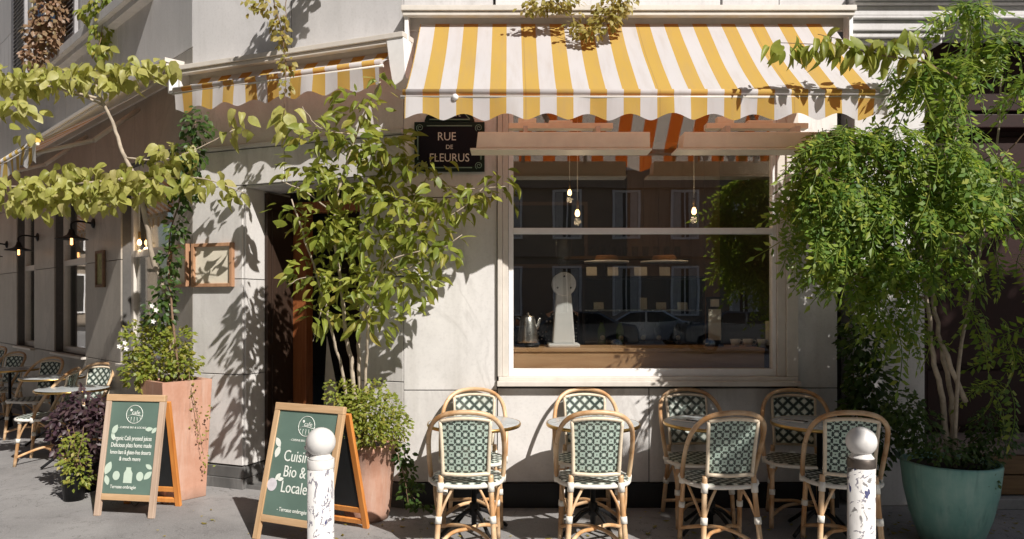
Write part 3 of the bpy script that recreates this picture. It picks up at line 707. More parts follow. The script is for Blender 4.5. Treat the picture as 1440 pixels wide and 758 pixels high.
# ------------------------------------------------------------------ menu boards
def aframe(label, loc, rz, wdt, ht, half, frame_mat, lines, logo, big):
    t = thing('menu_board', label, 'sign', loc, rz, 'A-frame menu boards')
    L = math.sqrt(ht*ht+half*half); ang = math.atan2(half, ht)
    # front leaf, in its own leaning plane: x across, z along the slope
    fr = MB(); wv = .042
    for s in (-1, 1):
        xa = s*wdt/2; fr.box(min(xa,xa-s*wv), max(xa,xa-s*wv), -.016, .016, 0, L-.05)
    frame = fr.build('front_frame', frame_mat, t, (0,-half,0), (-ang,0,0), bevel=.003)
    MB().box(-wdt/2,wdt/2,-.018,.018,L-.05,L).build('top_rail', OAKX, frame, bevel=.004)
    MB().box(-wdt/2+wv+.001,wdt/2-wv-.001,-.014,.014,.115,.16).build('bottom_rail', OAKX, frame, bevel=.003)
    board = MB().box(-wdt/2+wv+.001,wdt/2-wv-.001,-.006,.006,.161,L-.051).build('board', BOARD, frame)
    bk = MB()
    for s in (-1, 1):
        xa = s*wdt/2; bk.box(min(xa,xa-s*wv), max(xa,xa-s*wv), -.014, .014, 0, L-.055)
    back = bk.build('back_frame', ORANGEWOOD, t, (0,half+.035,0), (ang,0,0), bevel=.003)
    MB().box(-wdt/2+wv+.001,wdt/2-wv-.001,-.012,.012,.115,.155).box(-wdt/2+wv+.001,wdt/2-wv-.001,-.012,.012,.03,.065).build('back_rail', ORANGEWOOD, back, bevel=.003)
    MB().box(-wdt/2+wv+.001,wdt/2-wv-.001,-.005,.005,.156,L-.06).build('back_board', SLATE, back)
    hz = Vector((0,0,0))
    MB().tube(catmull([(0,-half+.04,.16),(.01,-.04,.05),(0,half-.02,.14)], 6), .003, 5).build('chain', IRON, t)
    zt = L-.06; y = -.0075
    lg = MB(); r = .066; zc = zt-.085; N = 28
    circ = [(logo+r*math.cos(2*math.pi*k/N), y, zc+r*math.sin(2*math.pi*k/N)) for k in range(N+1)]
    lg.tube(circ, .0022, 5)
    lg.tube([(logo-r*.93,y,zc-r*.25),(logo-r*.3,y,zc-.02*r),(logo+r*.3,y,zc-.1*r),(logo+r*.96,y,zc-r*.2)], .0018, 5)
    for k in range(5): lg.tube([(logo-.045+.0225*k,y,zc-r*.3),(logo-.055+.028*k,y,zc-r*(.62 if k in (0,4) else .9))], .0014, 4)
    lg.sphere((logo-.03,y,zc+.03), (.010,.002,.010), 8, 6)
    lg.build('logo', CHALK, board)
    text('lettering', 'cafe', .042, CHALK, board, (logo+.012,y,zc+.0), ext=.0006)
    text('lettering', '- CUISINE BIO & LOCALE -', .0205, CHALK, board, (logo,y,zc-.103), ext=.0006)
    for (s_, tx, x_, z_, sx_) in lines:
        text('lettering', s_, tx, CHALK, board, (x_, y, z_), ext=.0008, sx=sx_)
    def leaf_mark(x_, z_, a, l, mat=CHALKG):
        pts = []
        for k in range(13):
            u = k/12; pts.append((l*u, .26*l*math.sin(math.pi*u)**.8))
        poly = pts + [(p[0], -p[1]) for p in reversed(pts[1:-1])]
        c, s = math.cos(a), math.sin(a)
        MB().plate([(x_+p*c-q*s, z_+p*s+q*c) for p, q in poly], y-.0006, y+.0009).build('leaf_mark', mat, board)
    def disc(x_, z_, rx, rz, mat=CHALKG):
        MB().plate([(x_+rx*math.cos(2*math.pi*k/20), z_+rz*math.sin(2*math.pi*k/20)) for k in range(20)], y-.0006, y+.0009).build('fruit_mark', mat, board)
    return board, leaf_mark, disc, L
b1, lm, dc, L1 = aframe('green chalk menu board with long menu text and bottle drawing by the tall planter', (-2.76,5.40,0), R(-9), .475, .868, .145, mat_wood('weathered pinkish wood', (.42,.30,.22), (.60,.46,.36)), [
    ('Organic Café pressed juices', .047, 0, .545, .60), ('Delicious plats home made', .047, 0, .495, .64),
    ('lemon bars & gluten-free desserts', .043, 0, .445, .56), ('& much more', .043, 0, .398, .72), ('Terrasse ombragée', .034, -.03, .20, .78)], 0, False)
lm(-.165,.585,1.1,.08); lm(-.165,.60,-1.25,.06); lm(.10,.625,.15,.06); lm(.155,.60,.9,.055)
lm(-.185,.295,1.2,.10); lm(-.18,.29,-1.2,.075); lm(.185,.345,2.6,.06); lm(.13,.27,.8,.08)
dc(-.095,.29,.028,.033); dc(.095,.29,.028,.033)
MB().plate([(-.034,.24),(.034,.24),(.034,.31),(.019,.335),(.019,.352),(-.019,.352),(-.019,.335),(-.034,.31)], -.0082, -.0066).build('bottle_mark', CHALKG, b1)
b2, lm, dc, L2 = aframe('oak framed green menu board with large chalk title behind the left bollard', (-1.325,4.868,0), R(-24), .57, .868, .225, OAK, [
    ('Cuisine', .105, -.02, .515, .80), ('Bio &', .105, -.035, .415, .80), ('Locale', .105, -.02, .315, .80), ('- Terrasse ombragée -', .036, .0, .195, .80)], 0, True)
lm(-.19,.60,2.2,.075,CHALK); lm(-.215,.53,1.3,.08,CHALK); dc(-.205,.355,.04,.042,mat_plain('chalk lilac paint', (.66,.62,.66), .8)); lm(-.185,.385,.9,.06,CHALK); lm(-.165,.39,.2,.05,CHALK)
lm(.17,.42,1.2,.08,CHALK)

# ------------------------------------------------------------------ planters
pl = thing('tall_planter', 'tall tapered terracotta coloured planter beside the left menu board', 'planter', (-2.66,5.81,0), -R(40))
def frustum(a, b, z0, z1, inner=0):
    m = MB(); v = []
    for h, z in ((a,z0),(b,z1)): v += [(-h,-h,z),(h,-h,z),(h,h,z),(-h,h,z)]
    return m.add(v, [(0,3,2,1),(0,1,5,4),(1,2,6,5),(2,3,7,6),(3,0,4,7)])
m = frustum(.165,.20,0,.94); hb = .20; hi = .165
m.add([(-hb,-hb,.94),(hb,-hb,.94),(hb,hb,.94),(-hb,hb,.94),(-hi,-hi,.94),(hi,-hi,.94),(hi,hi,.94),(-hi,hi,.94),(-hi,-hi,.88),(hi,-hi,.88),(hi,hi,.88),(-hi,hi,.88)],
    [(0,1,5,4),(1,2,6,5),(2,3,7,6),(3,0,4,7),(4,5,9,8),(5,6,10,9),(6,7,11,10),(7,4,8,11)])
m.build('body', TERRA, pl, bevel=.006)
MB().add([(-hi,-hi,.905),(hi,-hi,.905),(hi,hi,.905),(-hi,hi,.905)], [(0,1,2,3)]).build('soil', SOIL, pl)
pt = thing('terracotta_pot', 'round terracotta pot behind the central menu board', 'plant pot', (-1.02,5.245,0))
MB().lathe([(.0,0),(.15,0),(.165,.05),(.19,.30),(.215,.50),(.225,.505),(.225,.545),(.20,.55),(.195,.50),(.0,.48)], 32).build('body', TERRA, pt)
MB().lathe([(.0,.512),(.194,.514)], 20).build('soil', SOIL, pt)
tq = thing('teal_pot', 'large teal glazed pot at the right holding the feathery tree', 'plant pot', (2.86,4.70,0))
MB().lathe([(.0,0),(.16,0),(.18,.02),(.235,.18),(.27,.34),(.285,.47),(.290,.515),(.285,.528),(.268,.528),(.262,.48),(.0,.47)], 40).build('body', TEAL, tq)
MB().lathe([(.0,.488),(.262,.49)], 20).build('soil', SOIL, tq)

# ------------------------------------------------------------------ plants
def leafmesh(name, mat, wd=.5, fold=.18, droop=.18, st=5, tip=.9, bend=0):
    vs = []; fs = []
    for i in range(st+1):
        u = i/st; wv = wd/2*math.sin(math.pi*min(1, u**tip*.96+.04))**.85 if 0 < i < st else .012
        z = -droop*u*u
        bx = bend*u*u; wob = .06*math.sin(u*9+bend*20)*wv
        vs += [(bx-wv, u, z+fold*wv+wob), (bx, u, z), (bx+wv, u, z+fold*wv-wob)]
    for i in range(st):
        a = 3*i; fs += [(a,a+1,a+4,a+3),(a+1,a+2,a+5,a+4)]
    return MB().add(vs, fs, True).mesh(name, mat)
def frondmesh(name, mat, n=8, ll=.20, lw=.085, seed=0):
    rnd = random.Random(seed); m = MB(); c = [(0, u, .10*math.sin(u*2.2)-.34*u*u) for u in [i/8 for i in range(9)]]
    m.tube(c, .008, 3, False)
    for i in range(n):
        u = .14+.84*i/n; z = .10*math.sin(u*2.2)-.34*u*u; l = ll*(1-.35*abs(u-.45))*rnd.uniform(.7,1.15); wv = lw/2*rnd.uniform(.8,1.1)
        for s in (-1, 1):
            d = Vector((s*.88, .34+rnd.uniform(-.25,.25), -.28+rnd.uniform(-.35,.25))).normalized(); p = Vector((0,u,z))
            if rnd.random() < .06: continue
            a = p+d*l*.12; b = p+d*l*.55+Vector((0,wv,0)); cc = p+d*l; e = p+d*l*.5-Vector((0,wv,0))
            m.add([a,b,cc,e], [(0,1,2,3) if s > 0 else (3,2,1,0)])
    u = 1.0; z = .10*math.sin(2.2)-.34; p = Vector((0,1,z)); m.add([p,p+Vector((.035,.07,-.03)),p+Vector((0,.17,-.1)),p+Vector((-.035,.07,-.03))], [(0,1,2,3)])
    return m.mesh(name, mat)
def basis(tip, nrm):
    y = tip.normalized(); z = (nrm - y*nrm.dot(y))
    if z.length < 1e-4: z = Vector((.3,.2,.9)) - y*y.dot(Vector((.3,.2,.9)))
    z.normalize(); x = y.cross(z); return Matrix((x,y,z)).transposed()
CAMP = Vector((0,0,H))
def scatter(root, items, me, name='leaf', n_ind=300, stuff='leaves'):
    """items: (pos, tip, normal, scale) in world space; root has no rotation"""
    me = me if isinstance(me, list) else [me]
    items = sorted(items, key=lambda i: (i[0]-CAMP).length/i[3]*(1 + (.0 if abs(i[0].x) < .70*i[0].y and i[0].z < H+.43*i[0].y else 9)))
    o0 = root.location
    for p, t, nn, sc in items[:n_ind]:
        o = bpy.data.objects.new(name, random.choice(me)); COL.objects.link(o); o.parent = root
        M = basis(t, nn).to_4x4() @ Matrix.Diagonal((sc,sc,sc,1)); M.translation = p - o0
        o.matrix_local = M
    rest = items[n_ind:]
    if rest:
        lib = [([v.co.copy() for v in q.vertices], [tuple(p.vertices) for p in q.polygons], q.polygons[0].use_smooth) for q in me]
        m = MB()
        for p, t, nn, sc in rest:
            B = basis(t, nn); bv, bf, sm = random.choice(lib); m.add([B @ (v*sc) + p for v in bv], bf, sm)
        m.build(stuff, me[0].materials[0], root, kind='stuff').location = -o0
def rv(): return Vector((random.gauss(0,1), random.gauss(0,1), random.gauss(0,1)))
def blob_items(blobs, n, size, ctr=None, up=.7, outw=.8, droop=.5, camw=.5, jit=.55, shell=.35, dens=None):
    """blobs: (centre, (rx,ry,rz)); n leaves shared by volume-ish area"""
    ar = [max(b[1][0],.02)*max(b[1][2],.02)*(b[2] if len(b) > 2 else 1) for b in blobs]; tot = sum(ar); out = []
    for b, a in zip(blobs, ar):
        c, r = b[0], b[1]
        for _ in range(max(1, int(round(n*a/tot)))):
            d = rv().normalized(); f = random.random()**shell
            off = Vector((d.x*r[0]*f, d.y*r[1]*f, d.z*r[2]*f)); p = c + off
            o = (off.normalized()*outw + rv()*jit*.6); o.z *= .6
            tip = o + Vector((0,0,-droop)) + rv()*.25
            nrm = Vector((.25,-camw,up)) + rv()*jit*.6
            out.append((p, tip, nrm, size*random.uniform(.7,1.25)))
    return out
def PB(px, py, D, rx, ry, rd, wgt=1):
    return (at(px,py,D), (rx/F*D, rd, ry/F*D), wgt)
def stems(root, name, mat, lines, n=7):
    o0 = root.location
    for pts, r0, r1 in lines:
        q = catmull([Vector(p) for p in pts], 5); k = len(q)
        q = [v + Vector((random.gauss(0,.004),random.gauss(0,.004),0)) if 0 < i < k-1 else v for i, v in enumerate(q)]
        MB().tube(q, [r0+(r1-r0)*i/(k-1) for i in range(k)], n).build(name, mat, root).location = -o0

ME_LIME = [leafmesh('leaf', L_LIME, .66, .3, .25, 7, .72), leafmesh('leaf', L_LIME, .58, .8, .45, 7, .75, .15), leafmesh('leaf', L_LIME, .70, .1, -.05, 7, .7, -.12), leafmesh('leaf', L_LIME, .50, 1.3, .6, 7, .8, -.2)]
ME_MID = [leafmesh('leaf', L_MID, .44, .3, .25, 7, 1.05), leafmesh('leaf', L_MID, .38, .9, .5, 7, 1.1, .14), leafmesh('leaf', L_MID, .48, .1, -.1, 7, 1.0, -.1), leafmesh('leaf', L_MID, .34, 1.5, .35, 7, 1.0, -.2)]
ME_VINE = leafmesh('leaf', L_MID, .55, .25, .3, 4)
ME_DARK = leafmesh('leaf', L_DARK, .62, .2, .15, 3)
ME_SMALL = leafmesh('leaf', L_MID, .6, .2, .1, 2)
ME_PURP = leafmesh('leaf', L_PURPLE, .6, .2, .2, 3)
ME_PINK = leafmesh('leaf', L_PINK, .7, .2, .2, 3)
ME_GOLD = leafmesh('leaf', L_GOLD, .65, .2, .2, 3)
ME_FERN = [frondmesh('frond', L_FERN, k, .22, .100, k) for k in (7,8,9,10)]

# 1 trained tree with two flat tiers, rooted in the tall planter
t1 = thing('trained_tree', 'tree with lime heart shaped leaves trained in two flat tiers at left', 'tree', (-2.69,5.84,.9))
D1 = 5.62
stems(t1, 'trunk', BARK, [([(-2.69,5.84,.9), at(236,430,5.9), at(214,360,5.8), at(204,300,5.7), at(190,250,5.65), at(172,215,5.62), at(160,178,5.62), at(143,140,5.6)], .024, .012)])
stems(t1, 'branch', BARK, [
    ([at(143,140,5.6), at(112,132,5.6), at(60,120,5.6), at(0,118,5.6)], .012, .005), ([at(145,148,5.6), at(128,140,5.6), at(90,128,5.65), at(40,115,5.7)], .011, .004),
    ([at(143,140,5.6), at(138,112,5.6), at(190,100,5.6), at(250,90,5.65)], .010, .004),
    ([at(190,250,5.65), at(140,255,5.6), at(70,262,5.6), at(-10,262,5.6)], .011, .005),
    ([at(190,252,5.65), at(235,250,5.6), at(290,252,5.6), at(345,272,5.55)], .010, .003),
    ([at(176,222,5.62), at(225,225,5.6), at(265,215,5.6), at(330,182,5.6)], .008, .003)])
bl = [PB(15,112,D1,38,22,.16), PB(70,108,D1,48,24,.17), PB(130,106,D1,52,26,.17), PB(190,100,D1,44,19,.16), PB(236,92,D1,24,10,.12), PB(28,150,D1,26,24,.14,.8), PB(40,185,D1,14,18,.1,.35), PB(150,75,D1,22,12,.12,.5),
      PB(15,268,D1,38,30,.2), PB(65,275,D1,44,30,.2), PB(118,268,D1,44,34,.2), PB(165,260,D1,42,34,.2), PB(212,250,D1,42,32,.2), PB(250,222,D1,32,28,.17,.8), PB(290,258,D1,38,20,.14,.7), PB(330,275,D1,22,11,.1,.5), PB(325,185,D1,22,10,.1,.35), PB(90,238,D1,50,12,.18,.7)]
scatter(t1, blob_items(bl, 860, .094, droop=1.15, camw=.8, up=.5, jit=.8, shell=.5), ME_LIME)

# 2 ivy climbing by the entrance
t2 = thing('climbing_jasmine', 'dark green climbing jasmine wound round the trained tree trunk', 'plant', (-2.62,5.80,.9))
stems(t2, 'stem', DBARK, [([(-2.62,5.80,.9), at(240,420,5.78), at(238,340,5.75), at(258,260,5.72), at(275,170,5.7)], .010, .004)])
bl = [PB(278,175,5.7,22,26,.12), PB(268,220,5.7,22,30,.12), PB(258,270,5.7,20,30,.1), PB(248,320,5.75,14,26,.09), PB(240,365,5.75,15,28,.09), PB(234,405,5.78,16,26,.1), PB(225,440,5.8,22,24,.12)]
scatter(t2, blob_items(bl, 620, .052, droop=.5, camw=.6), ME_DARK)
pf = leafmesh('petal', PETAL, .7, .2, .1, 2)
for (px, py) in ((214,430),(220,436),(176,482),(168,487),(178,490),(216,452)):
    c = at(px,py,5.62)
    for k in range(5):
        a = k*1.257; o = put('petal', pf, t2); M = basis(Vector((math.cos(a),-.3,math.sin(a))), Vector((0,-1,.3))).to_4x4() @ Matrix.Diagonal((.022,.022,.022,1)); M.translation = c - t2.location; o.matrix_local = M

# 3 bush in the tall planter
t3 = thing('planter_bush', 'bushy mid green plant filling the top of the tall planter', 'plant', (-2.66,5.81,.905))
bl = [PB(225,505,5.85,44,30,.17), PB(196,478,5.85,24,28,.14), PB(246,482,5.85,26,26,.14), PB(195,525,5.75,22,22,.1), PB(262,512,5.85,22,20,.1), PB(222,460,5.85,20,18,.12)]
stems(t3, 'stem', DBARK, [([(-2.66,5.81,.9), at(200+20*k,480,5.85)], .005, .002) for k in range(4)])
scatter(t3, blob_items(bl, 1500, .044, droop=.3, camw=.5), ME_SMALL)
t3b = thing('trailing_creeper', 'thin creeper trailing down the sunny face of the tall planter', 'plant', (-2.50,5.72,.94))
cr = []
for i in range(46):
    u = i/45; cr.append(at(268+14*u+random.gauss(0,3), 527+95*u, 5.70-.0*u))
stems(t3b, 'stem', DBARK, [([at(266,524,5.72), at(272,560,5.69), at(280,600,5.70), at(286,640,5.73)], .003, .0015)])
scatter(t3b, [(p, rv()+Vector((0,-.3,-.6)), Vector((0,-1,.4))+rv()*.4, .022*random.uniform(.7,1.3)) for p in cr] + [(at(291+random.gauss(0,4),random.choice((575,612,640,655))+random.gauss(0,6),5.72), rv(), Vector((0,-1,.3)), .026) for _ in range(24)], ME_SMALL)

# 4 broad leaved tree in the terracotta pot
t4 = thing('broad_leaved_tree', 'multi stemmed small tree with broad yellow green leaves beside the entrance', 'tree', (-1.06,5.16,.51))
bs = Vector((-1.06,5.16,.5))
stems(t4, 'trunk', BARK, [
    ([bs+Vector((.01,0,0)), at(495,520,5.12), at(486,460,5.08), at(478,390,5.05), at(470,300,5.0), at(500,190,5.0), at(535,115,5.0)], .018, .006),
    ([bs+Vector((.03,.02,0)), at(505,500,5.15), at(510,450,5.15), at(530,390,5.15), at(560,320,5.1), at(600,250,5.05)], .016, .005),
    ([bs+Vector((-.03,.0,0)), at(482,530,5.12), at(470,480,5.05), at(455,420,5.0), at(430,340,4.95), at(410,280,4.9)], .013, .005),
    ([bs+Vector((.05,-.02,0)), at(515,520,5.1), at(517,470,5.0), at(520,420,4.95), at(545,370,4.9), at(600,350,4.9)], .012, .004)])
stems(t4, 'branch', BARK, [
    ([at(470,300,5.0), at(430,270,4.95), at(395,255,4.9)], .006, .003), ([at(560,320,5.1), at(640,300,5.0), at(700,240,4.95)], .006, .003), ([at(600,250,5.05), at(650,265,5.0), at(715,262,4.95)], .006, .003),
    ([at(500,190,5.0), at(450,180,4.95), at(425,150,4.95)], .005, .002), ([at(530,390,5.15), at(590,370,5.0), at(650,330,4.95)], .006, .003), ([at(478,390,5.05), at(430,390,5.0), at(405,400,4.95)], .005, .002), ([at(455,420,5.0), at(445,460,4.95), at(440,480,4.9)], .005, .002)])
Dt = 5.02
bl = [PB(537,118,Dt,16,20,.1,.6), PB(505,145,Dt,38,22,.18,.8), PB(452,190,Dt,42,26,.2,.8), PB(500,195,Dt,44,28,.25,.8), PB(545,212,Dt,42,32,.26), PB(598,236,Dt,36,28,.24,.6), PB(625,285,Dt,50,26,.28,.8), PB(665,275,Dt,30,24,.25,.6), PB(698,255,Dt,24,22,.2,.6),
      PB(430,240,Dt,38,28,.2), PB(485,260,Dt,55,34,.3), PB(555,285,Dt,55,38,.3), PB(405,300,Dt,24,16,.15,.6), PB(450,320,Dt,50,34,.3), PB(515,335,Dt,58,38,.32), PB(590,335,Dt,42,34,.28), PB(625,345,Dt,24,34,.2,.7),
      PB(440,385,Dt,32,30,.25), PB(490,395,Dt,50,32,.3), PB(555,390,Dt,45,30,.28), PB(598,400,Dt,20,24,.15,.6), PB(455,440,Dt,28,26,.2,.8), PB(520,445,Dt,38,26,.25,.8), PB(565,430,Dt,22,16,.18,.6), PB(545,475,Dt,12,12,.1,.3)]
it = []
for p, t, n, s in blob_items(bl, 1350, .100, droop=.4, camw=.35, up=.95, outw=1.0, jit=.8, shell=.5):
    if p.y > 5.40: p.y = 5.40-random.random()*.25
    it.append((p, t, n, s))
scatter(t4, it, ME_MID)

# 5 plants in the terracotta pot
t5 = thing('pot_shrub', 'bright small leaved shrub spilling over the terracotta pot', 'shrub', (-1.04,5.14,.512))
bl = [PB(532,582,5.05,40,34,.17), PB(515,605,5.0,42,22,.15), PB(552,600,5.05,28,28,.14), PB(478,552,5.1,24,22,.12,.7), PB(528,550,5.1,20,16,.1,.6), PB(505,575,5.05,30,26,.14)]
stems(t5, 'stem', DBARK, [([(-1.04,5.14,.5), at(500+14*k,560,5.08)], .005, .002) for k in range(4)])
scatter(t5, blob_items(bl, 1900, .034, droop=.2, camw=.5), ME_SMALL)
t5b = thing('trailing_ivy', 'ivy trailing to the pavement right of the terracotta pot', 'plant', (-.80,5.2,.5))
stems(t5b, 'stem', DBARK, [([at(560,610,5.15), at(570,650,5.12), at(575,690,5.1), at(600,715,5.08)], .004, .002), ([at(552,610,5.1), at(562,650,5.1), at(570,680,5.05), at(575,712,5.05)], .004, .002)])
bl = [PB(568,640,5.15,12,26,.05), PB(574,670,5.12,12,22,.05), PB(580,695,5.1,18,16,.07), PB(592,712,5.08,22,6,.08)]
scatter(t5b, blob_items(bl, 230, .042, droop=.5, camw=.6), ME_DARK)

# 6 purple and yellow-green plants beside the left board
def potplant(label, px, py, D, blobs, n, size, me, potr=.12):
    b = at(px, py, D); b.z = 0
    t = thing('potted_plant', label, 'plant', b)
    MB().lathe([(.0,0),(potr*.8,0),(potr,.20),(potr*1.06,.205),(potr*1.06,.23),(.0,.22)], 20).build('pot', IRON, t)
    stems(t, 'stem', DBARK, [([b+Vector((random.gauss(0,.03),random.gauss(0,.03),.2)), at(px+random.gauss(0,8), py-90, D)], .005, .002) for _ in range(4)])
    scatter(t, blob_items(blobs, n, size, droop=.3, camw=.5), me)
potplant('purple leaved plant beside the left green menu board', 118, 690, 6.0, [PB(118,568,6.0,36,22,.18), PB(104,592,6.0,34,24,.18), PB(128,610,5.95,28,38,.16), PB(90,612,6.0,18,28,.13), PB(125,650,5.95,26,26,.16)], 900, .055, ME_PURP)
potplant('yellow green tufted plant at the foot of the purple one', 104, 690, 5.72, [PB(103,622,5.72,16,16,.11), PB(104,648,5.7,20,20,.12), PB(112,672,5.7,20,14,.12)], 420, .036, ME_SMALL, .09)

# 7 window plants hanging from the upper floor
t7 = thing('window_creeper', 'pinkish creeper hanging from the upper window at top left', 'plant', at(65,95,8.6))
bl = [PB(72,20,8.6,26,30,.2), PB(62,50,8.6,24,26,.2), PB(48,80,8.55,16,18,.15), PB(80,-20,8.6,24,26,.2)]
stems(t7, 'stem', DBARK, [([at(75,-60,8.6), at(70,10,8.6), at(48,90,8.55)], .008, .003)])
scatter(t7, blob_items(bl, 1100, .065, droop=.8, camw=.7), ME_PINK)
t7b = thing('window_vine', 'yellow green vine hanging from the upper ledge above the left awning', 'plant', at(150,60,7.8))
bl = [PB(150,10,7.7,28,20,.2), PB(146,40,7.7,18,18,.15), PB(138,65,7.6,14,16,.12), PB(122,18,7.8,10,12,.1), PB(160,-15,7.7,24,20,.2)]
stems(t7b, 'stem', DBARK, [([at(165,-50,7.7), at(150,10,7.7), at(135,85,7.5)], .007, .003)])
scatter(t7b, blob_items(bl, 420, .075, droop=.9, camw=.7), ME_VINE)
t8 = thing('hanging_vine', 'thin vine hanging over the entrance awning', 'plant', at(380,-10,5.35))
stems(t8, 'stem', DBARK, [([at(372,-50,5.4), at(385,0,5.38), at(396,50,5.35), at(402,90,5.33), at(400,150,5.32), at(404,210,5.33)], .005, .002), ([at(392,-40,5.4), at(402,10,5.38), at(398,60,5.35)], .004, .002)])
bl = [PB(378,8,5.38,18,14,.08), PB(392,30,5.36,14,16,.07), PB(352,8,5.4,10,14,.07,.5), PB(398,58,5.35,10,14,.06,.8), PB(404,90,5.34,12,14,.06), PB(402,120,5.33,9,14,.05,.7), PB(376,-30,5.4,26,22,.1), PB(395,48,5.36,18,8,.06,.5)]
scatter(t8, blob_items([PB(418,-75,5.35,34,36,.12), PB(440,-110,5.35,40,30,.12), PB(395,-50,5.36,18,24,.08)], 260, .075, droop=.8, camw=.5), ME_GOLD, n_ind=0)
scatter(t8, blob_items(bl, 300, .045, droop=.8, camw=.7), ME_GOLD, n_ind=0)
scatter(t8, blob_items([PB(400,160,5.3,14,20,.05), PB(405,185,5.3,16,14,.05), PB(338,160,5.5,14,14,.05,.7), PB(345,185,5.5,10,16,.05,.5)], 26, .11, droop=.9, camw=.8), ME_LIME)
t9 = thing('golden_creeper', 'golden creeper spilling over the middle of the large awning top', 'plant', at(810,0,5.2))
stems(t9, 'stem', DBARK, [([at(760,-30,5.25), at(790,10,5.2), at(830,45,5.15)], .006, .002), ([at(880,-30,5.25), at(868,10,5.2), at(835,48,5.15)], .006, .002)])
bl = [PB(765,8,5.22,34,10,.1), PB(790,2,5.22,30,10,.1), PB(862,12,5.2,28,18,.1), PB(850,30,5.16,22,14,.08), PB(828,45,5.14,22,9,.06), PB(806,38,5.16,14,8,.05,.6), PB(880,0,5.22,16,14,.1), PB(740,14,5.22,16,5,.06,.4), PB(812,22,5.2,10,12,.05,.3)]
scatter(t9, blob_items(bl, 640, .042, droop=.7, camw=.6), ME_GOLD)

# 8 branch reaching over the awning from the right
t10 = thing('vine_branch', 'leafy branch reaching left across the right end of the striped awning', 'branch', at(1300,90,4.55))
stems(t10, 'stem', DBARK, [([at(1345,110,4.6), at(1300,88,4.55), at(1240,78,4.5), at(1170,64,4.5), at(1090,60,4.5)], .007, .002), ([at(1250,78,4.5), at(1200,60,4.5), at(1150,48,4.5)], .004, .002)])
bl = [PB(1270,55,4.5,16,18,.08,.8), PB(1240,68,4.5,22,16,.08), PB(1205,70,4.5,24,14,.08), PB(1180,52,4.5,16,14,.08), PB(1150,64,4.5,20,13,.08,.8), PB(1110,64,4.5,18,14,.08,.9), PB(1085,62,4.5,10,10,.05,.5), PB(1290,80,4.55,18,12,.1)]
scatter(t10, blob_items(bl, 125, .115, droop=1.2, camw=.7), ME_MID)

# 9 feathery tree in the teal pot
t11 = thing('feathery_tree', 'large feathery tree with pinnate leaves rising from the teal pot', 'tree', (2.86,4.70,.49))
bs = Vector((2.86,4.70,.48))
stems(t11, 'trunk', BARK, [
    ([bs, at(1325,560,4.75), at(1312,500,4.75), at(1303,420,4.75), at(1290,340,4.7), at(1270,260,4.65)], .020, .008),
    ([bs+Vector((.03,.03,0)), at(1338,560,4.8), at(1320,470,4.8), at(1312,390,4.8), at(1330,280,4.8), at(1350,150,4.75), at(1360,40,4.7)], .018, .006),
    ([bs+Vector((.02,-.02,0)), at(1345,540,4.7), at(1360,440,4.75), at(1380,340,4.75), at(1400,230,4.75), at(1410,90,4.75)], .014, .005),
    ([at(1358,565,4.72), at(1325,485,4.70)], .017, .014)])
stems(t11, 'branch', DBARK, [([at(1290,340,4.7), at(1220,270,4.6), at(1130,240,4.55)], .008, .003), ([at(1270,260,4.65), at(1200,200,4.6), at(1170,190,4.55)], .007, .003), ([at(1350,150,4.75), at(1310,90,4.7), at(1290,60,4.65)], .007, .003), ([at(1400,230,4.75), at(1450,180,4.75)], .007, .003), ([at(1303,420,4.75), at(1240,400,4.65), at(1190,380,4.6)], .007, .003), ([at(1380,340,4.75), at(1440,320,4.7), at(1480,330,4.7)], .007, .003)])
Df = 4.68
bl = [PB(1355,22,Df,44,18,.18,.7), PB(1290,112,Df,42,28,.2,.8), PB(1345,110,Df,36,34,.2,.5), PB(1410,75,Df,34,28,.2,.6), PB(1440,125,Df,26,40,.2,.4), PB(1330,185,Df,32,22,.2,.5),
      PB(1175,205,Df,46,26,.28), PB(1240,212,Df,56,30,.30), PB(1310,235,Df,54,30,.32,.9), PB(1390,245,Df,50,26,.3,.7), PB(1135,268,Df,34,32,.25), PB(1190,285,Df,54,44,.33), PB(1260,300,Df,58,44,.36), PB(1340,300,Df,56,40,.34,.8), PB(1425,285,Df,34,30,.28,.7),
      PB(1130,335,Df,24,30,.22,.8), PB(1185,362,Df,44,38,.30,.9), PB(1250,385,Df,48,36,.32,.8), PB(1320,372,Df,44,28,.30,.45), PB(1400,375,Df,30,24,.26,.25), PB(1235,435,Df,30,30,.24,.5), PB(1275,475,Df,30,28,.26,.35), PB(1365,450,Df,26,30,.24,.2), PB(1435,490,Df,22,40,.22,.35), PB(1405,560,Df,26,30,.22,.3)]
it = []
for p, t, n, s in blob_items(bl, 900, .34, droop=.8, camw=.65, up=.8, outw=.95, jit=.7, shell=.45):
    if p.y > 5.36: p.y = 5.36-random.random()*.3
    it.append((p - t.normalized()*s*.4, t, n, s))
scatter(t11, it, ME_FERN, 'frond', 300, 'fronds')
t12 = thing('pot_underplanting', 'dark fine leaved plant spilling over the teal pot rim', 'plant', (2.86,4.66,.49))
bl = [PB(1320,632,4.62,48,18,.2), PB(1380,645,4.6,24,22,.14), PB(1290,600,4.72,30,34,.16), PB(1395,610,4.7,30,36,.18), PB(1390,675,4.5,14,20,.05,.5), PB(1270,575,4.75,26,30,.16)]
stems(t12, 'stem', DBARK, [([(2.86,4.68,.48), at(1280+35*k,600,4.7)], .004, .002) for k in range(4)])
scatter(t12, blob_items(bl, 1500, .036, droop=.5, camw=.5), ME_DARK, n_ind=0)
t13 = thing('dark_shrub', 'dense dark shrub in the shade between the cafe wall and the teal pot', 'shrub', at(1215,680,5.25))
t13.location.z = 0
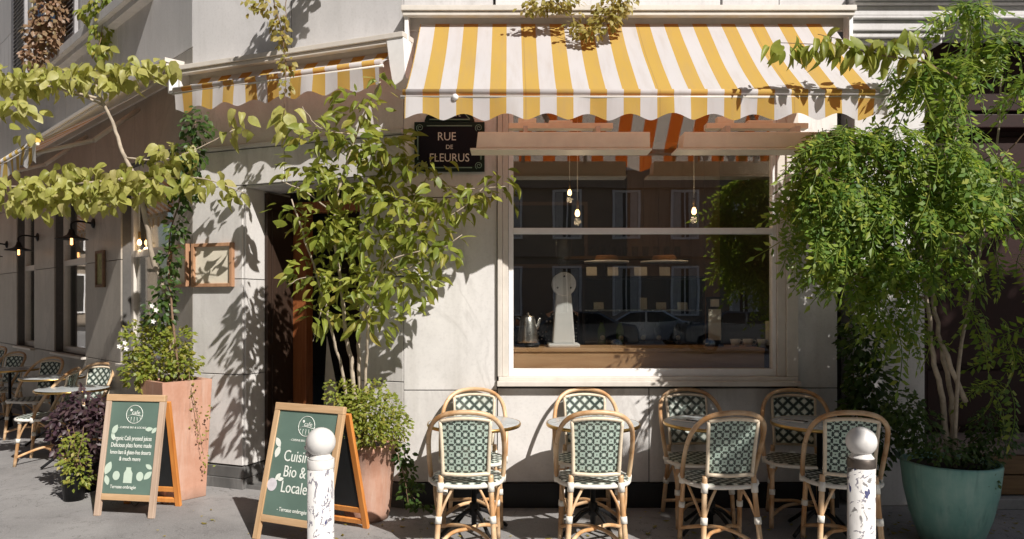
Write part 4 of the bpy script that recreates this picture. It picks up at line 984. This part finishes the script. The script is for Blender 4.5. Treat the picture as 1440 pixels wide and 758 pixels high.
bl = [PB(1212,480,5.25,32,40,.16), PB(1222,540,5.22,34,44,.16), PB(1205,590,5.25,24,40,.14), PB(1240,610,5.2,28,44,.14), PB(1215,650,5.25,24,34,.14)]
stems(t13, 'stem', DBARK, [([at(1212,716,5.25), at(1200+10*k,520,5.25)], .009, .003) for k in range(4)])
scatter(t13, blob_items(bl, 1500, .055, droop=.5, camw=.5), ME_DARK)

# fallen leaves on the pavement
m = MB()
for _ in range(300):
    if random.random() < .6: p = Vector((random.uniform(2.3,3.9), random.uniform(4.2,5.3), .006))
    else: p = Vector((random.uniform(-2.4,2.0), random.uniform(4.4,5.45), .006))
    a = random.random()*6.28; s = random.uniform(.005,.03); c_, s_ = math.cos(a)*s, math.sin(a)*s
    m.add([p+Vector((c_,s_,.004)), p+Vector((-s_*.5,c_*.5,.0)), p+Vector((-c_,-s_,.006)), p+Vector((s_*.5,-c_*.5,0))], [(0,1,2,3)])
m.build('fallen_leaves', L_GOLD, kind='stuff')

# ------------------------------------------------------------------ framed menus and picture
def framed(name, label, cat, loc, rot, wd, ht, dep=.05, mat=OAK, inner=PAPER, fw_=.03):
    t = thing(name, label, cat, loc, rot)
    m = MB().box(-wd/2,-wd/2+fw_,-dep,0,0,ht).box(wd/2-fw_,wd/2,-dep,0,0,ht).box(-wd/2+fw_,wd/2-fw_,-dep,0,0,fw_).box(-wd/2+fw_,wd/2-fw_,-dep,0,ht-fw_,ht)
    m.build('frame', mat, t, bevel=.003)
    MB().box(-wd/2+fw_,wd/2-fw_,-.012,0,fw_,ht-fw_).build('sheet', inner, t)
    return t
def ch(x, y, z): 
    v = Matrix.Rotation(A0, 3, 'Z') @ Vector((x,y,0)); return (C0.x+v.x, C0.y+v.y, z)
def lf(x, y, z):
    v = Matrix.Rotation(A1, 3, 'Z') @ Vector((x,y,0)); return (C1.x+v.x, C1.y+v.y, z)
PINKW = mat_wood('reddish oak', (.34,.17,.09), (.50,.29,.17))
mb = framed('menu_case', 'square wooden menu case on the entrance pier', 'menu case', ch(-1.82,-.002,1.685), A0, .44, .37, .035, PINKW, PAPER)
mb2 = framed('menu_case', 'narrow wooden menu case round the corner from the square one', 'menu case', lf(-.24,-.002,1.69), A1, .40, .37, .04, PINKW, PAPER)
framed('framed_picture', 'small framed picture with mossy print between the side windows', 'picture', lf(-2.42,-.002,1.72), A1, .27, .40, .03, DBARK, mat_plain('mossy print', (.30,.29,.12), .7, vary=.7, scale=30))

# ------------------------------------------------------------------ lamps
def wall_lamp(label, loc, rot, reach=.22):
    t = thing('wall_lamp', label, 'lamp', loc, rot, 'black wall lamps with lit bulbs')
    MB().lathe([(.0,0),(.055,0),(.055,.012),(.03,.025),(.0,.03)], 16).build('mount', IRON, t, rot=(R(90),0,0))
    MB().tube(catmull([(0,-.02,0),(0,-reach*.7,.012),(0,-reach,-.02),(0,-reach,-.09)], 5), .011, 8).build('arm', IRON, t)
    MB().lathe([(.025,.0),(.03,-.03),(.045,-.06),(.075,-.08),(.16,-.105),(.165,-.112),(.07,-.09),(.02,-.07)], 24, (0,-reach,-.08)).build('lamp_shade', IRON, t)
    b = MB().lathe([(.015,-.08),(.035,-.11),(.042,-.15),(.034,-.185),(.0,-.20)], 16, (0,-reach,-.08)).build('bulb', CLEAR, t)
    MB().lathe([(.0,-.10),(.012,-.10),(.014,-.17),(.0,-.175)], 10, (0,-reach,-.08)).build('filament', BULB, b)
    return t
wall_lamp('black wall lamp with lit bulb above the small framed picture', lf(-2.70,0,2.44), A1)
wall_lamp('black wall lamp with lit bulb farther down the side street', lf(-5.1,0,2.44), A1)
wall_lamp('black wall lamp with lit bulb at the left edge of the side street', lf(-6.9,0,2.44), A1)
wall_lamp('wall lamp glowing among the feathery leaves right of the window', (2.33,5.5,2.47), 0, .16)
def pendant(label, p, ztop, watts=2.6):
    t = thing('pendant_lamp', label, 'lamp', p, 0, 'pendant bulbs inside the cafe')
    ld = bpy.data.lights.new('bulb_light', 'POINT'); ld.energy = watts; ld.color = (1,.72,.42); ld.shadow_soft_size = .03
    lo = bpy.data.objects.new('bulb_light', ld); COL.objects.link(lo); lo.parent = t; lo.location = (0,0,-.07)
    MB().tube([(0,0,.075),(0,0,ztop-p[2])], .0035, 5).build('cord', WRAP, t)
    MB().lathe([(.0,.11),(.012,.11),(.014,.035),(.0,.03)], 10).build('socket', BRASS, t)
    MB().lathe([(.010,.03),(.018,.015),(.021,-.008),(.015,-.024),(.0,-.03)], 12).build('bulb', PEND, t)
pendant('pendant bulb inside the window over the coffee grinder', tuple(at(812,300,6.1)), 3.37)
pendant('pendant bulb inside the window right of centre', tuple(at(976,297,6.1)), 3.37)
pendant('small pendant bulb deep inside the upper window', tuple(at(801,271,7.2)), 3.37)
pendant('pendant bulb glowing behind the near side street window', tuple(at(196,341,7.4)), 3.37, .8)

# ------------------------------------------------------------------ things on the counter
CZ = 1.2
gr = thing('coffee_grinder', 'tall white coffee grinder with round head on the counter', 'coffee grinder', (.44,5.82,CZ))
MB().box(-.125,.125,-.10,.10,.0,.03).build('base', WHITE, gr, bevel=.01)
m = MB().add([(-.088,-.075,.03),(.088,-.075,.03),(.088,.075,.03),(-.088,.075,.03),(-.058,-.05,.46),(.058,-.05,.46),(.058,.05,.46),(-.058,.05,.46)], [(0,3,2,1),(4,5,6,7),(0,1,5,4),(1,2,6,5),(2,3,7,6),(3,0,4,7)])
m.build('column', WHITE, gr, bevel=.012)
hd = MB().lathe([(.0,-.07),(.085,-.07),(.094,-.06),(.094,.06),(.085,.07),(.0,.07)], 32).build('head', WHITE, gr, (0,-.03,.50), (R(90),0,0))
for a in (90,210,330): MB().sphere((.06*math.cos(R(a)),.06*math.sin(R(a)),.07), .008, 8, 6).build('screw', IRON, hd)
MB().lathe([(.03,.59),(.035,.64),(.062,.72),(.068,.86),(.066,.86),(.06,.72),(.03,.64)], 20).build('hopper', CLEAR, gr)
kt = thing('kettle', 'brushed steel kettle left of the white grinder', 'kettle', (.155,5.80,CZ))
MB().lathe([(.0,.028),(.082,.028),(.085,.05),(.066,.20),(.055,.235),(.05,.245),(.012,.25),(.012,.27),(.0,.272)], 28).build('body', STEEL, kt)
MB().lathe([(.0,.0),(.09,.0),(.09,.024),(.0,.026)], 28).build('base', IRON, kt)
MB().tube(catmull([(-.055,0,.215),(-.10,0,.23),(-.125,0,.16),(-.11,0,.08)], 5), .011, 8).build('handle', IRON, kt)
MB().tube(catmull([(.06,0,.14),(.085,0,.18),(.095,0,.23)], 4), [.016]*4+[.012]*5, 8).build('spout', STEEL, kt)
cf = thing('coffee_server', 'glass coffee server on a stand at the left edge of the window', 'coffee server', (.085,6.0,CZ))
MB().lathe([(.0,.16),(.045,.16),(.055,.19),(.03,.25),(.025,.28),(.045,.32),(.043,.32),(.02,.28)], 20).build('flask', CLEAR, cf)
MB().lathe([(.0,.165),(.042,.165),(.050,.19),(.04,.215),(.0,.216)], 16).build('coffee', mat_plain('amber tea', (.45,.17,.03), .2), cf)
MB().lathe([(.0,0),(.06,0),(.06,.015),(.05,.02),(.05,.155),(.0,.156)], 16).build('stand', IRON, cf)
# display case
dz = thing('display_case', 'glass pastry display case behind the window with shelves', 'display case', (1.15,6.35,CZ-.02))
MB().box(-.52,.52,-.18,.22,0,.02).box(-.52,.52,-.18,.22,.58,.60).box(-.52,-.50,-.18,.22,.02,.58).box(.50,.52,-.18,.22,.02,.58).build('frame', IRON, dz)
MB().box(-.50,.50,-.17,.20,.30,.312).build('shelf', STEEL, dz)
MB().box(-.50,.50,.20,.215,.02,.58).build('back_panel', SLATE, dz)
MB().box(-.50,.50,-.178,-.174,.02,.58).build('glass_front', CLEAR, dz)
def card(label, x, y, z, wd=.085, ht=.055):
    t = tag(MB().add([(-wd/2,-.004,0),(wd/2,-.004,0),(wd/2,.012,ht),(-wd/2,.012,ht),(-wd/2,0,0),(wd/2,0,0),(wd/2,.016,ht),(-wd/2,.016,ht)],[(0,1,2,3),(7,6,5,4),(0,4,5,1),(3,2,6,7),(0,3,7,4),(1,5,6,2)]).build('price_card', PAPER, None, (x,y,z)), label, 'card', 'price cards in the display')
for px, lab in ((832,'price card on top of the case, leftmost'),(862,'price card on top of the case, second from left'),(901,'wide price card on top of the case, middle'),(935,'price card on top of the case, right end')):
    p = at(px,390,6.20); card(lab, p.x, 6.20, CZ-.02+.603, .11 if px == 901 else .09, .075)
for px, lab in ((842,'price card on the inner shelf, above the green bottles'),(905,'tall price card on the inner shelf, middle'),(930,'price card on the inner shelf, right of the tall one'),(960,'price card on the inner shelf, right end')):
    p = at(px,440,6.22); card(lab, p.x, 6.22, CZ-.02+.315, .06 if px == 905 else .085, .10 if px == 905 else .06)
def tray(label, px0, px1, z):
    a = at(px0,372,6.35).x; b = at(px1,372,6.35).x; c = (a+b)/2; r = (b-a)/2
    t = thing('cake_stand', label, 'cake stand', (c,6.38,CZ-.02+.602), 0, 'cake stands on the display case')
    MB().lathe([(.0,.12),(r,.12),(r,.135),(.0,.13)], 28).build('plate', WHITE, t)
    MB().lathe([(.0,0),(.07,0),(.02,.02),(.02,.119)], 16).build('foot', CLEAR, t)
    MB().lathe([(.0,.137),(r*.5,.137),(r*.52,.16),(r*.45,.185),(.0,.19)], 20).build('cake', mat_plain('brown cake', (.20,.09,.03), .8, vary=.4), t)
tray('white cake stand on the left of the display case', 822, 885, 0)
tray('white cake stand on the right of the display case', 902, 968, 0)
GB = mat_plain('green juice', (.13,.20,.04), .2); DB = mat_plain('dark bottle glass', (.012,.016,.012), .12)
for i, (px, g, lab) in enumerate(((846,1,'green juice bottle, leftmost on the bottom shelf'),(872,1,'green juice bottle, second from the left on the bottom shelf'),(903,0,'dark bottle in the middle of the bottom shelf'),(925,0,'dark bottle with bright round label, right of middle'),(952,0,'dark bottle at the right end of the bottom shelf'))):
    p = at(px,480,6.24); t = thing('bottle', lab, 'bottle', (p.x,6.25,CZ+.002), 0, 'bottles in the display case')
    MB().lathe([(.0,0),(.032,0),(.034,.01),(.034,.12),(.018,.16),(.016,.18)], 18).build('body', GB if g else DB, t)
    MB().lathe([(.0,.181),(.018,.181),(.018,.20),(.0,.201)], 14).build('cap', IRON, t)
    MB().lathe([(.0,0),(.021,0),(.021,.002),(.0,.0025)], 18).build('label_disc', PAPER, t, (.004,-.0345,.05), (R(90),0,0))
mh = thing('menu_stand', 'small upright menu stand on the counter right of the display case', 'menu stand', (1.66,5.85,CZ))
MB().box(-.07,.07,-.02,.02,0,.012).box(-.065,.065,-.006,.006,.012,.40).build('holder', IRON, mh)
MB().box(-.05,.05,-.009,-.0062,.05,.30).build('sheet', PAPER, mh)
MB().box(-.035,.035,-.009,-.0062,.32,.38).build('print', PAPER, mh)
def cup(label, px, D, stack, z=None):
    p = at(px, 480, D); t = thing('cup', label, 'cup', (p.x, D, CZ if z is None else z), 0, 'cups inside the window')
    m = MB().lathe([(.0,0),(.028,0),(.042,.06),(.040,.06),(.026,.006),(.0,.006)], 18).build('bowl', WHITE, t)
    MB().tube(catmull([(.036,0,.05),(.062,0,.045),(.058,0,.02),(.032,0,.018)], 4), .005, 6).build('handle', WHITE, t)
for px, D, lab in ((1034,5.80,'white cup on the counter right of the menu stand'),(1052,5.84,'white cup on the counter, second from right end'),(1072,5.80,'white cup at the right end of the counter')): cup(lab, px, D, 1)
sh = thing('glass_shelf', 'long dark shelf of glasses on the back wall above the display case', 'shelf', (1.35,7.9,2.02))
MB().box(-.75,.62,-.14,.14,0,.03).build('board', DBARK, sh)
for k in range(11):
    g = thing('drinking_glass', ('leftmost','second','third','fourth','fifth','middle','seventh','eighth','ninth','tenth','rightmost')[k]+' drinking glass from the left in the row on the back wall shelf', 'glass', (.68+.115*k,7.86,2.051), 0, 'glasses on the back wall shelf')
    MB().lathe([(.0,0),(.03,0),(.037,.11),(.035,.11),(.028,.008),(.0,.008)], 12).build('body', CLEAR, g)
for px, h_, mt, lab in ((745,.16,GB,'jar of green tea on the counter behind the kettle'),(1085,.20,PAPER,'tall pale jar at the counter right corner')):
    p = at(px,480,6.0); t = thing('jar', lab, 'jar', (p.x,6.0,CZ))
    MB().lathe([(.0,0),(.045,0),(.048,.01),(.048,h_),(.0,h_+.005)], 18).build('body', mt, t)
    MB().lathe([(.0,h_+.006),(.045,h_+.006),(.045,h_+.03),(.0,h_+.032)], 18).build('lid', IRON, t)
bb = thing('blackboard', 'dark menu blackboard on the back wall seen through the upper pane', 'blackboard', (.4,8.29,1.95))
MB().box(-.5,.5,-.03,0,0,.75).build('frame', DBARK, bb); MB().box(-.46,.46,-.035,-.0305,.04,.71).build('panel', SLATE, bb)
# utensils on the right wall
ut = thing('utensil_rack', 'rack of dark utensils on the panelled wall inside', 'rack', tuple(at(1052,352,8.1)))
MB().box(-.22,.20,-.02,.02,.0,.03).build('rail', IRON, ut)
for k in range(6): MB().tube([(-.18+.07*k,-.02,.0),(-.18+.07*k,-.02,-.16-.03*(k%3))], .016, 6).build('utensil', IRON, ut)
bk = tag(MB().box(-.14,.14,-.1,.1,0,.18).build('paper_bag', PAPER, None, tuple(at(1073,372,7.9)), bevel=.01), 'small pale bag on a ledge at the right inside the window', 'bag')
bsh = tag(MB().box(-.25,.35,-.12,.12,-.03,0).build('wall_shelf', COUNTER, None, tuple(at(1073,373,7.95))), 'short wooden shelf carrying the pale bag inside', 'shelf')

# ------------------------------------------------------------------ barista behind the grinder
def barista(x, y):
    t = thing('person', 'dark haired person in a black polka dot top standing behind the grinder', 'person', (x,y,.012))
    V = [(0,0,.95),(0,0,1.10),(0,.01,1.25),(0,.0,1.38),(0,-.01,1.47),(0,-.02,1.60),          # pelvis..head
         (-.17,0,1.37),(-.23,.03,1.12),(-.16,.22,1.02),(-.12,.30,1.03),                        # left arm, reaching away from the window
         (.17,0,1.37),(.23,.03,1.12),(.16,.22,1.02),(.12,.30,1.03),
         (-.09,0,.90),(-.095,.01,.50),(-.10,-.02,.08),(-.10,.13,.03),
         (.09,0,.90),(.095,.01,.50),(.10,-.02,.08),(.10,.13,.03)]
    E = [(0,1),(1,2),(2,3),(3,4),(4,5),(3,6),(6,7),(7,8),(8,9),(3,10),(10,11),(11,12),(12,13),(0,14),(14,15),(15,16),(16,17),(0,18),(18,19),(19,20),(20,21)]
    Rr = [.15,.13,.15,.13,.055,.085,.075,.05,.032,.034,.075,.05,.032,.034,.10,.065,.045,.035,.10,.065,.045,.035]
    for h, sg_ in ((9,-1),(13,1)):
        for k in range(5):
            b = Vector(V[h]); i = len(V)
            V.append(tuple(b+Vector((sg_*(-.028+.014*k)*(1 if k<4 else -1.6), .05 if k < 4 else .02, -.01)))); V.append(tuple(b+Vector((sg_*(-.030+.015*k)*(1 if k<4 else -1.7), .085+.006*(k%2) if k < 4 else .05, -.03))))
            E += [(h,i),(i,i+1)]; Rr += [.0095,.008]
    me = bpy.data.meshes.new('body'); me.from_pydata(V, E, [])
    SK = mat_plain('skin', (.50,.29,.20), .5, vary=.08); me.materials.append(SK)
    o = put('body', me, t); o.modifiers.new('skin', 'SKIN')
    for i, r in enumerate(Rr): me.skin_vertices[0].data[i].radius = (r*1.0, r*.8 if i in (0,1,2,3) else r)
    me.skin_vertices[0].data[0].use_root = True
    s = o.modifiers.new('subd', 'SUBSURF'); s.levels = 1; s.render_levels = 2
    # clothing: dotted top with sleeves, dark trousers; both a little outside the body
    m = MB(); n = 20; vs = []
    prof = [(.165,.115,.88),(.160,.115,1.0),(.155,.115,1.12),(.18,.125,1.28),(.19,.12,1.38),(.13,.09,1.445),(.07,.065,1.475)]
    for rx, ry, z in prof:
        for k in range(n): a = 2*math.pi*k/n; vs.append((rx*math.cos(a), ry*math.sin(a), z))
    fs = [(i*n+k,i*n+(k+1)%n,(i+1)*n+(k+1)%n,(i+1)*n+k) for i in range(len(prof)-1) for k in range(n)]
    m.add(vs, fs, True)
    for s_ in (-1,1): m.tube(catmull([(s_*.13,0,1.39),(s_*.19,.0,1.33),(s_*.235,.03,1.13),(s_*.20,.12,1.07)],4), [.09,.092,.09,.085,.08,.075,.072,.07,.068,.066,.064,.062,.06][:13], 12, False)
    m.build('dotted_top', mat_dots('polka dot cloth'), t)
    m = MB()
    for s_ in (-1,1): m.tube([(s_*.085,0,.95),(s_*.095,.0,.5),(s_*.10,-.02,.1)], [.115,.08,.065], 12)
    m.build('trousers', mat_plain('black cloth', (.01,.01,.012), .9), t)
    HAIR = mat_plain('dark brown hair', (.012,.008,.006), .45, vary=.4)
    hr = MB().sphere((0,-.045,1.625), (.098,.105,.115), 18, 12).sphere((0,-.15,1.66), .05, 12, 8).build('hair', HAIR, t)
    fc = MB().sphere((0,.04,1.60), (.075,.075,.105), 16, 10).sphere((0,.118,1.595), (.012,.02,.022), 8, 6).build('face', SK, t)
    for s_ in (-1,1): MB().sphere((s_*.03,.105,1.615), (.012,.01,.008), 8, 6).build('eye', IRON, fc); MB().sphere((s_*.085,0,1.60), (.012,.02,.03), 8, 6).build('ear', SK, fc)
    MB().sphere((0,.108,1.552), (.022,.008,.006), 8, 6).build('mouth', mat_plain('lips', (.35,.12,.10), .5), fc)
    return t
barista(.50, 6.62)

# ------------------------------------------------------------------ street behind the camera (seen in the glass; trees and side block added for shade)
def unseen_shade_tree(label, x, y, crowns, n, th):
    t = thing('unseen_shade_tree', label, 'tree', (x,y,0))
    m = MB().tube(catmull([(0,0,0),(.03,.02,1.2),(-.02,.03,2.4),(.05,0,th)], 6), [.17-.08*i/18 for i in range(19)], 12).build('trunk', DBARK, t)
    br = MB()
    for k in range(9):
        a = k*.7; c = crowns[k % len(crowns)]
        br.tube(catmull([(.02,0,th-.6+.08*k),(c[0][0]*.5+.5*math.cos(a),c[0][1]*.5+.4*math.sin(a),(th+c[0][2])/2),(c[0][0]+.6*math.cos(a),c[0][1]+.5*math.sin(a),c[0][2])],4), [.05-.04*i/8 for i in range(9)], 7)
    br.build('limb', DBARK, t)
    it = blob_items([(Vector(c), r, 1) for c, r in crowns], n, .20, droop=.5, camw=0)
    o0 = t.location.copy(); mm = MB(); me = ME_DARK; bv = [v.co.copy() for v in me.vertices]; bf = [tuple(p.vertices) for p in me.polygons]
    for p, tt, nn, sc in it:
        B = basis(tt, nn); mm.add([B @ (v*sc) + p for v in bv], bf, True)
    mm.build('crown', L_DARK, t, kind='stuff')
unseen_shade_tree('unseen tree added on the kerb far left to block sky light', -7.0, .9, [((0,0,5),(2.2,1.6,1.8)),((1.0,.2,4.4),(1.6,1.3,1.2)),((-1.2,0,4.4),(1.6,1.3,1.2))], 2600, 3.4)  # out of view, added to cut sky light from the left
unseen_shade_tree('unseen tree added on the kerb farther right to block sky light', 13.5, .9, [((0,0,5),(2.2,1.6,1.8)),((1.0,.2,4.4),(1.6,1.3,1.2)),((-1.2,0,4.4),(1.6,1.3,1.2))], 2600, 3.4)  # also out of view, added to cut sky light
unseen_shade_tree('unseen tree added on the kerb at the right to shade the right chairs', 6.1, 1.1, [((.2,0,4.55),(1.8,.85,.95)),((.6,.1,4.5),(1.9,.9,1.0)),((-1.5,0,4.72),(.85,.4,.42)),((-1.75,0,4.45),(.65,.35,.36)),((1.6,.2,4.6),(1.5,.9,1.1)),((1.9,.2,5.6),(1.35,.8,.9)),((.65,.2,5.9),(.85,.6,.75))], 7400, 3.6)  # added out of view, crown blobs shaped to shade the right side
STONE = mat_plain('sand coloured stone', (.30,.24,.185), .8, vary=.15, scale=2)
ob = thing('opposite_building', 'sand coloured apartment block across the street, seen only in reflections', 'building', (0,-26,0))
MB().box(-30,30,-1,0,0,23).box(-26,26,0,.25,3.9,4.2).box(-26,26,0,.3,7.4,7.7).box(-26,26,0,.2,0,.8).build('wall', STONE, ob)
DG = mat_plain('dark window glass', (.02,.02,.022), .08); 
wm = MB().box(-.6,.6,.01,.05,0,2.3).mesh('window', DG); cm = MB().box(-.58,-.2,.055,.07,0,2.28).box(.2,.58,.055,.07,0,2.28).mesh('curtain', mat_plain('grey white curtain', (.55,.53,.50), .9)); wf_ = MB().box(-.72,-.6,.0,.12,-.1,2.42).box(.6,.72,.0,.12,-.1,2.42).box(-.6,.6,.0,.12,2.3,2.42).box(-.6,.6,.0,.12,-.1,0).box(-.03,.03,.05,.10,0,2.3).mesh('frame', WHITE)
for i in range(17):
    for z in (1.0,4.9,8.4,11.8,15.2):
        o = put('window', wm, ob, (-24+3*i,0,z)); put('frame', wf_, o); put('curtain', cm, o)
def car(label, x, y, rz, paint):
    t = thing('parked_car', label, 'car', (x,y,-.13), rz, 'cars parked across the street')
    P = [(-2.1,.35),(-2.12,.62),(-2.0,.85),(-1.25,.95),(-.55,1.38),(.75,1.42),(1.45,1.02),(2.0,.95),(2.1,.7),(2.1,.35),(1.68,.30),(1.62,.52),(1.32,.64),(1.02,.52),(.96,.30),(-.98,.30),(-1.04,.52),(-1.34,.64),(-1.64,.52),(-1.70,.30)]
    MB().plate(P, -.82, .82).build('body', paint, t, bevel=.07)
    MB().plate([(-1.1,.97),(-.5,1.33),(.05,1.36),(.05,.97)], -.826, .826).plate([(.12,.97),(.12,1.36),(.70,1.36),(1.28,1.03)], -.826, .826).build('window', DG, t)
    for wx in (-1.34,1.32):
        for s in (-1,1):
            wh = MB().lathe([(.0,-.1),(.30,-.1),(.32,-.07),(.32,.07),(.30,.1),(.0,.1)], 24).build('wheel', IRON, t, (wx,s*.74,.32), (R(90),0,0))
            MB().lathe([(.0,-.115),(.19,-.112),(.20,.112),(.0,.115)], 16).build('rim', STEEL, wh)
    for s in (-.6,.6): MB().box(-2.13,-2.0,s-.15,s+.15,.65,.80).build('headlight', CLEAR, t)
CP = mat_plain('dark grey car paint', (.16,.17,.18), .18, .5, vary=.1, coat=1.0); CP2 = mat_plain('silver car paint', (.75,.76,.77), .22, .5, vary=.1, coat=1.0)
sb = thing('sky_blocking_building', 'unseen pale apartment block added across the side street to block sky light', 'building', lf(-6,-13,0), A1)  # out of view, added to lower the sky fill
MB().box(-16,14,-9,0,0,21).box(-16,14,0,.25,3.9,4.2).box(-16,14,0,.3,18,18.4).build('wall', STONE, sb)
for i in range(9):
    for z in (1.0,4.9,8.4,11.8,15.2):
        o = put('window', wm, sb, (-14+3.2*i,0,z)); put('frame', wf_, o)
fb = thing('end_building', 'plain apartment block closing the far end of the side street', 'building', lf(-46,-2,0), A1+R(90))
MB().box(-14,14,0,9,0,18).box(-14,14,-.25,0,3.9,4.2).box(-14,14,-.3,0,15,15.4).build('wall', STONE, fb)
for i in range(8):
    for z in (1.0,4.9,8.4,11.8):
        o = put('window', wm, fb, (-12+3.2*i,0,z), (0,0,R(180))); put('frame', wf_, o)
car('dark grey parked car across the street, reflected at the left of the window', 2.2, -13.5, 0, CP)
car('second dark grey parked car across the street, reflected at the right of the window', 7.9, -13.6, R(180), CP)
car('silver parked car across the street, reflected mid window', 5.0, -16.5, 0, CP2)
